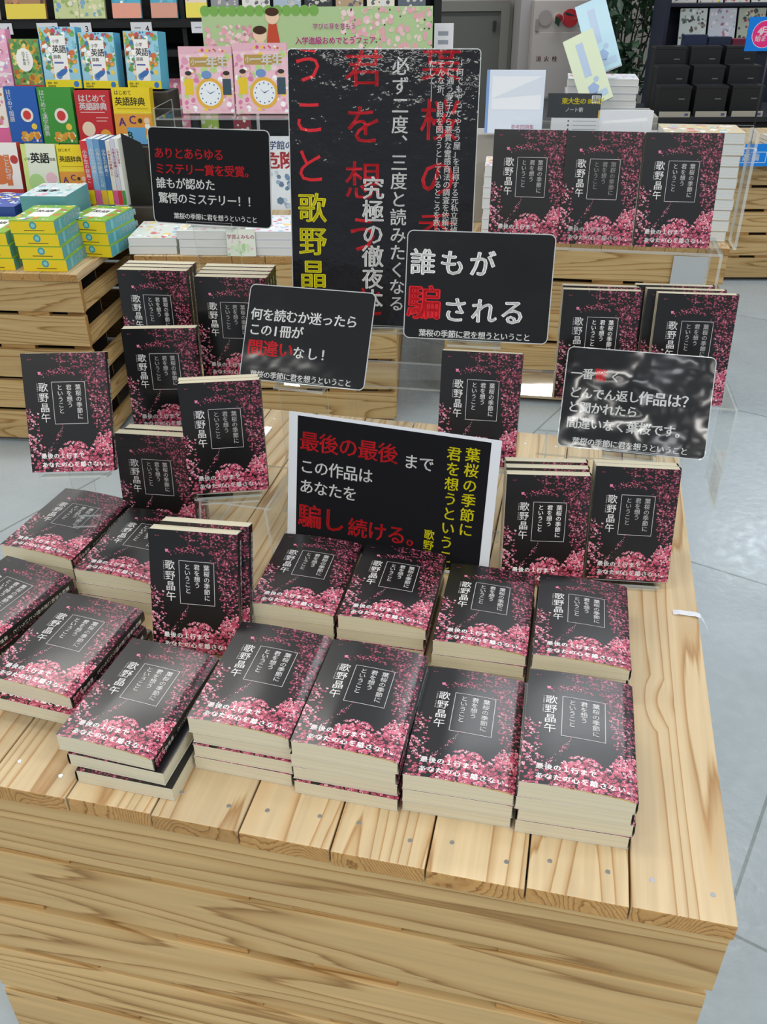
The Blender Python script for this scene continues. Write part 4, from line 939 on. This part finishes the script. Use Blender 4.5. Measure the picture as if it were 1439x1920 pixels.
art_book('book', 'pale grey book with listed lines below the black headline book', .56, 2.725, T+.256, .135, .05, .03, -7, 3, listing, '#d6d8da', '#c4c6c8', None)
for k, (x, y, z, yaw, c1, c2, lab) in enumerate(((.690, 2.955, T+.405, -30, '#d9ecf2', '#bfe0ec', 'upper of two tilted pale blue notebooks leaning on the white stack'), (.655, 2.865, T+.325, -30, '#e2eef2', '#dfe9c8', 'lower of two tilted pale notebooks, yellow-green tinted, leaning on the white stack'))):
    o = thing('notebook', lab, 'notebook', (x, y, z), (R(70), R(-22 if k == 0 else -25), R(-12))); w, h = .09, .205
    def nb(c, w, h): c.rect(.34*w, .12*h, .58*w, .60*h, '#b9cbe2', c.z); c.disc(.5*w, .22*h, .2*w, '#9db5d8', c.z+.0001, 5); c.disc(.66*w, .33*h, .1*w, '#b3c8e0', c.z+.0001, 5); c.rect(.1*w, .84*h, .9*w, .93*h, '#b8cfe2', c.z+.0001)
    c = PM(w, h); c.rect(0, 0, w, h, c2, 0); c.z = .0002; nb(c, w, h); c.v = [(p[0]-w/2, p[1], p[2]+.016) for p in c.v]; c.box(-w/2, w/2, 0, h, 0, .0008, c1); c.box(-w/2, w/2, 0, h, .0150, .0159, c1); c.build('cover', [M_print], o)
    p = MB(); p.box(-w/2+.001, w/2-.001, .001, h-.001, .0009, .0149); p.build('page_block', [M_white_pages], o)
step('display_step', 'pale high step in the right background carrying the stack of white books', .70, 2.915, -7, .30, .2, .285, plain('pale_high_step', '#9c988f', .7))
piles('the white stack under the tilted notebooks', .69, 3.02, 5, ['#e9ebee', '#dfe2e6', '#cfd0dc'], .21, .16, .0195, -9, T+.2855, 'white books stacked under the tilted notebooks', 30)
def silver(c, w, h): c.rect(0, 0, .03*w, h, '#c9a84a', c.z); c.rect(.06*w, .0, w, .97*h, '#e3e6ea', c.z+.0001); c.poly([(.1*w, .5*h, c.z+.0002), (.9*w, .62*h, c.z+.0002), (.9*w, .75*h, c.z+.0002), (.1*w, .6*h, c.z+.0002)], '#f6f7f8')
art_book('workbook', 'silver white workbook standing below the white stack, right background', .70, 2.71, T+.2555, .155, .07, .03, -7, 4, silver, '#dfe2e6', '#c9ccd2', None)
piles('the brown-striped pile seen through the clear panel, right background', .895, 2.635, 10, ['#cdb48a', '#e3ded2', '#b99a6a', '#e8e4da', '#d9c8a4'], .215, .15, .0285, -8, 0.51+.0, 'books in the tall pile behind the clear panel', 50)
piles('the narrow white pile behind the clear panel', .74, 2.68-.06, 7, ['#eceae6', '#e2ddd4'], .09, .12, .0285, -8, None, 'white books in the pile behind the row of three', 70)
piles('the pinkish pile left of the row of three', .36, 2.66, 7, ['#e6e0e0', '#e3c8d0', '#efeeea'], .12, .15, .0285, -8, None, 'books in the pile at the left of the row of three', 90)

hs = thing('hanging_sheet', 'pale grey blank sheet hanging on the front of the right background table', 'sheet', (.885, 2.4915, T-.30), (0, 0, R(-9)))
b = MB(); b.box(-.05, .05, -.0012, -.0002, 0, .275, '#b9bcbc'); b.build('sheet_panel', [M_card], hs)
# ---- hydrant cabinet on the pillar
hc = thing('hydrant_cabinet', 'off-white wall cabinet for the fire hydrant with a red lamp and red lettering', 'fire hydrant cabinet', (1.14, 6.6, .42), (0, 0, R(0)))
Mh = plain('hydrant_cabinet_paint', '#b3aba6', .45)
b = MB(); b.box(-.14, .20, -.10, .018, 0, .575); b.build('cabinet_body', [Mh], hc, bevel=.004)
b = MB(); b.box(-.135, .195, -.106, -.1005, .01, .395); d = b.build('door', [Mh], hc, bevel=.002)
p = PM(.2, .06); p.text('消火栓', .035, .03, .034, '#c23a3a', pitch=1.55, off=.01); p.v = [(a-.125, -.1075-c, q+.21) for a, q, c in p.v]; p.build('lettering', [M_card], d)
b = MB(); b.tube([(-.065, -.104, .475), (-.065, -.108, .475)], .045, '#ffffff', 0, 20); b.build('speaker_grille', [plain('grey_grille', '#99918d', .7)], hc)
b = MB(); b.tube([(.095, -.102, .475), (.095, -.112, .475)], .052, '#ffffff', 0, 22); b.build('push_button', [plain('red_button_plate', '#b3222a', .35)], hc)
b = MB(); b.tube([(.02, -.102, .475), (.02, -.115, .475)], .032, '#ffffff', 0, 18); b.build('lamp_base', [plain('cream_lamp_base', '#cfc2b4', .5)], hc)
b = MB(); b.tube([(.02, -.115, .475), (.02, -.15, .475), (.02, -.165, .475)], .027, '#ffffff', 0, 16, .018); b.build('red_lamp', [plain('red_lamp_glass', '#8f1420', .15)], hc)
b = MB(); b.box(-.125, -.105, -.112, -.10, .40, .47); b.build('latch', [plain('grey_latch', '#8a8480', .4)], hc)

# ---- potted plant
pl = thing('potted_plant', 'dark green bushy plant with thin stems against the back wall', 'plant', (1.52, 6.19, 0)); rnd = random.Random(12)
b = MB(); b.tube([(0, 0, 0), (0, 0, .26)], .13, '#ffffff', 0, 20, .17); b.build('pot', [plain('dark_plant_pot', '#24221f', .6)], pl)
for k in range(9):
    a = rnd.uniform(0, 6.28); x0, y0 = .07*math.cos(a), .07*math.sin(a); x1, y1 = x0*3.2+rnd.uniform(-.1, .1), y0*2.6
    b = MB(); b.tube([(x0, y0, .25), ((x0+x1)/2+rnd.uniform(-.03, .03), (y0+y1)/2, .65), (x1, y1, 1.1)], .008, '#ffffff', 0, 6, .004); b.build('stem', [plain('plant_stem', '#4d4334', .7)] if k == 0 else [bpy.data.materials['plant_stem']], pl)
lf = MB(); LCOL = ['#1f3a24', '#28482c', '#16291b', '#34553a', '#2a4f30']
for k in range(900):
    if k < 640: x, y, z = max(-.4, min(.4, rnd.gauss(.06, .17))), max(-.2, min(.18, rnd.gauss(0, .11))), rnd.uniform(.86, 1.4)-abs(rnd.gauss(0, .05))
    else: x, y, z = rnd.gauss(-.02, .10), max(-.22, min(.18, rnd.gauss(-.05, .1))), rnd.uniform(.45, .78)
    s = rnd.uniform(.03, .065); a = Vector((rnd.gauss(0, 1), rnd.gauss(0, 1), rnd.gauss(-.4, .6))).normalized(); e = a.cross(Vector((rnd.gauss(0, 1), rnd.gauss(0, 1), 1))).normalized(); c = Vector((x, y, z)); up = a.cross(e)*s*.1
    lf.poly([c-a*s, c-a*s*.2+e*s*.38+up, c+a*s, c-a*s*.2-e*s*.38+up], rnd.choice(LCOL))
lf.build('foliage', [printed('plant_leaf', .45, .1)], pl)

# ---- far right: counter of black boxes, magazine rack, blue signs
Mbk = plain('black_counter', '#101216', .55)
ct = thing('display_counter', 'dark counter in the right background carrying black gift boxes', 'counter', (1.72, 4.86, 0))
b = MB(); b.box(-.36, 1.3, 0, .5, 0, .50); b.build('counter_body', [Mbk], ct, bevel=.004)
b = MB(); b.box(-.38, 1.32, -.02, .52, .5005, .525); b.build('counter_top', [plain('dark_counter_top', '#2a2d33', .4)], ct)
k = 0
for r in range(3):
    for i in range(3):
        t = thing('gift_box', f"black box in the {('front', 'middle', 'back')[r]} row on the dark counter, {('left', 'centre', 'right')[i]} of its row", 'box', (1.505+i*.185+r*.012, 4.90+r*.13, .5255), (0, 0, R(-3)), 'black gift boxes on the dark counter')
        h = .125+r*.08; b = MB(); b.box(-.08, .08, 0, .10, 0, h, '#101114'); b.build('box_body', [Mbk], t, bevel=.003)
        b = MB(); b.box(-.081, .081, -.002, .102, h+.0002, h+.012); b.build('lid', [plain('black_box_lid', '#17181c', .35)] if k == 0 else [bpy.data.materials['black_box_lid']], t)
        b = MB(); b.box(.02, .05, -.0012, -.0002, h-.05, h-.044); b.build('emblem_bar', [plain('grey_emblem', '#6a6d74', .4)] if k == 0 else [bpy.data.materials['grey_emblem']], t)
        k += 1
for i in range(3):
    t = thing('price_card', f"beige price card at the foot of the black boxes, {('left', 'centre', 'right')[i]} of three", 'card', (1.50+i*.185, 4.846, .5255), (0, 0, R(-3)), 'price cards before the black boxes')
    b = MB(); b.box(-.078, .078, .0, .003, 0, .026, '#b5afa2'); b.box(.05, .068, -.0006, -.0001, .006, .018, '#5a5f8a'); b.build('card', [M_card], t)
mr = thing('magazine_shelf', 'dark magazine shelf at the far right with face-out magazines', 'magazine shelf', (2.15, 5.58, 0))
Mn = plain('navy_shelf_board', '#1a2136', .6)
for nm, bx in (('back_panel', (-.55, 1.1, .2, .22, 0, 1.5)), ('ledge', (-.55, 1.1, -.05, .2, .775, .79)), ('ledge', (-.55, 1.1, .05, .2, .985, 1.0)), ('side_panel', (-.57, -.551, -.05, .22, 0, 1.5)), ('plinth', (-.55, 1.1, -.02, .2, 0, .77))):
    b = MB(); b.box(*bx); b.build(nm, [Mn], mr)
MG = [('#c9cfc9', ['#3a3230', '#8a7a6a', '#dfe6e2', '#5a6a5a'], 'pale magazine showing two dark-haired people'), ('#c8cad2', ['#b86a8a', '#dfd8e0', '#8f9fae', '#e8e2e0'], 'pale lilac magazine with pink lettering'), ('#a9b09c', ['#8a2436', '#5a6a4a', '#c9c2a4', '#3a3a30'], 'greenish magazine with a dark red cap'), ('#b9bcae', ['#c9a24a', '#6a7a5a', '#dcd8c8', '#8a4a4a'], 'olive grey magazine with a gold spot')]
for i, (bs, cs, lb) in enumerate(MG):
    art_book('magazine', lb+' on the lower ledge', 1.765+i*.165, 5.60, .7905, .15, .19, .008, -2, 14, ill(150+i, cs, None), bs, bs, 'magazines on the far right shelf', 'magazine')
for i in range(5):
    art_book('magazine', f"{('green and white', 'yellow and rose', 'white and olive', 'red and cream', 'teal and white')[i]} magazine on the upper ledge of the far right shelf", 1.72+i*.15, 5.70, 1.0005, .138, .18, .008, -2, 14, ill(170+i, [('#5a8a5a', '#e8e8e2', '#b84a5a'), ('#e8d24a', '#d97a8a', '#6a4a3a'), ('#f0efe8', '#8a9a5a', '#c9505a'), ('#c23a3a', '#efe6d8', '#5a5a5a'), ('#3a8a8a', '#f2f2ee', '#a9c9b0')][i], None), '#d4d0c8', '#c4c0b8', 'magazines on the far right shelf', 'magazine')
for i, (x, c, nm) in enumerate(((1.69, '#18264a', 'navy'), (1.82, '#15233f', 'dark blue'), (1.95, '#7a1636', 'crimson'))):
    t = thing('planner_box', f'{nm} planner box behind the black boxes on the dark counter', 'box', (x, 5.29, .5255), (0, 0, R(-2)), None)
    b = MB(); b.box(-.06, .06, 0, .07, 0, .33-.01*i, c); b.build('box_body', [M_print], t, bevel=.002)
    b = MB(); b.box(-.061, .061, -.001, .071, .3305-.01*i, .341-.01*i, c); b.build('lid', [M_print], t)
sg = thing('blue_sign', 'small bright blue sign with a pink disc on a stand at the right border', 'sign', (1.50, 3.86, T+.388), (PI/2, 0, R(-2)))
p = PM(.14, .117); p.rect(0, 0, .14, .117, '#1479d6', 0); p.disc(.066, .058, .046, '#e0307a', .0002, 24); p.disc(.066, .058, .0475, '#f2f2f8', .0001, 24)
p.text('4月', .047, .048, .033, '#ffffff', pitch=1.0, off=.03, z=.0004); p.text('始まり', .044, .074, .022, '#ffffff', off=.02, z=.0004)
p.v = [(a-.07, b_, c) for a, b_, c in p.v]; p.box(-.07, .07, 0, .117, -.003, -.0002, '#1268bd'); p.build('sign_card', [M_card], sg)
b = MB(); b.tube([(.03, -.380, -.008), (.03, .05, -.008)], .004); b.box(-.02, .08, -.3872, -.380, -.05, .04); b.build('stand_rod', [plain('dark_rod', '#26282c', .5)], sg)
bp_ = thing('blue_poster', 'bright blue poster with white lettering hung on the front of the far right table', 'poster', (1.555, 3.765, T-.022), (PI/2, 0, R(-2)))
p = PM(.30, .085); p.rect(0, 0, .30, .085, '#1c82dc', 0)
for q in ((.03, .03, .21, .032), (.03, .07, .21, .072), (.03, .03, .032, .072), (.208, .03, .21, .072)): p.rect(*q, '#e8f2fb', .0002)
p.text('帳は高橋', .055, .051, .03, '#e8f2fb', pitch=1.25, off=.02, z=.0003); p.poly([(.25, 0, .0003), (.30, .03, .0003), (.30, 0, .0003)], '#f2f6fa')
p.disc(.135, .062, .028, '#e8f2fb', .0002, 16, 1.2, .35); p.disc(.135, .060, .024, '#1c82dc', .00025, 16, 1.1, .3)
p.v = [(a-.20, b_, c) for a, b_, c in p.v]; p.box(-.20, .10, 0, .085, -.002, -.0002, '#1468b8'); p.build('poster_sheet', [M_card], bp_)
for k in range(4):
    art_book('flat_book', f"{('bottom', 'second', 'third', 'top')[k]} pale book of the low pile on the far right table above the blue poster", 1.72, 3.92, T+.0865*0+.0005+k*.0165, .2, .16, .016, -6+k*3, 0, None, ('#cfd2d6', '#e6e6e2', '#3a4a6a', '#d8d4cc')[k], None, 'pale books on the far right table', 'book', True, True)
pw_ = thing('packing_strip', 'crumpled white strip of tape hanging over the right edge of the foreground table', 'tape', (.3735, .848, T+.0006), (0, 0, R(-10)))
b = MB()
pts = [(-.016, .001, .0003), (-.008, .0, .0022), (.002, .001, .0006), (.010, -.001, .0022), (.0165, -.002, .0008), (.022, -.004, -.006), (.028, -.008, -.016)]
for (a, c, d), (e, f, g_) in zip(pts, pts[1:]): b.poly([(a, c-.0045, d), (e, f-.004, g_), (e, f+.004, g_+.0006), (a, c+.0045, d+.0006)], '#e4e6ea')
b.build('tape_strip', [printed('crumpled_clear_tape', .25, .6)], pw_)
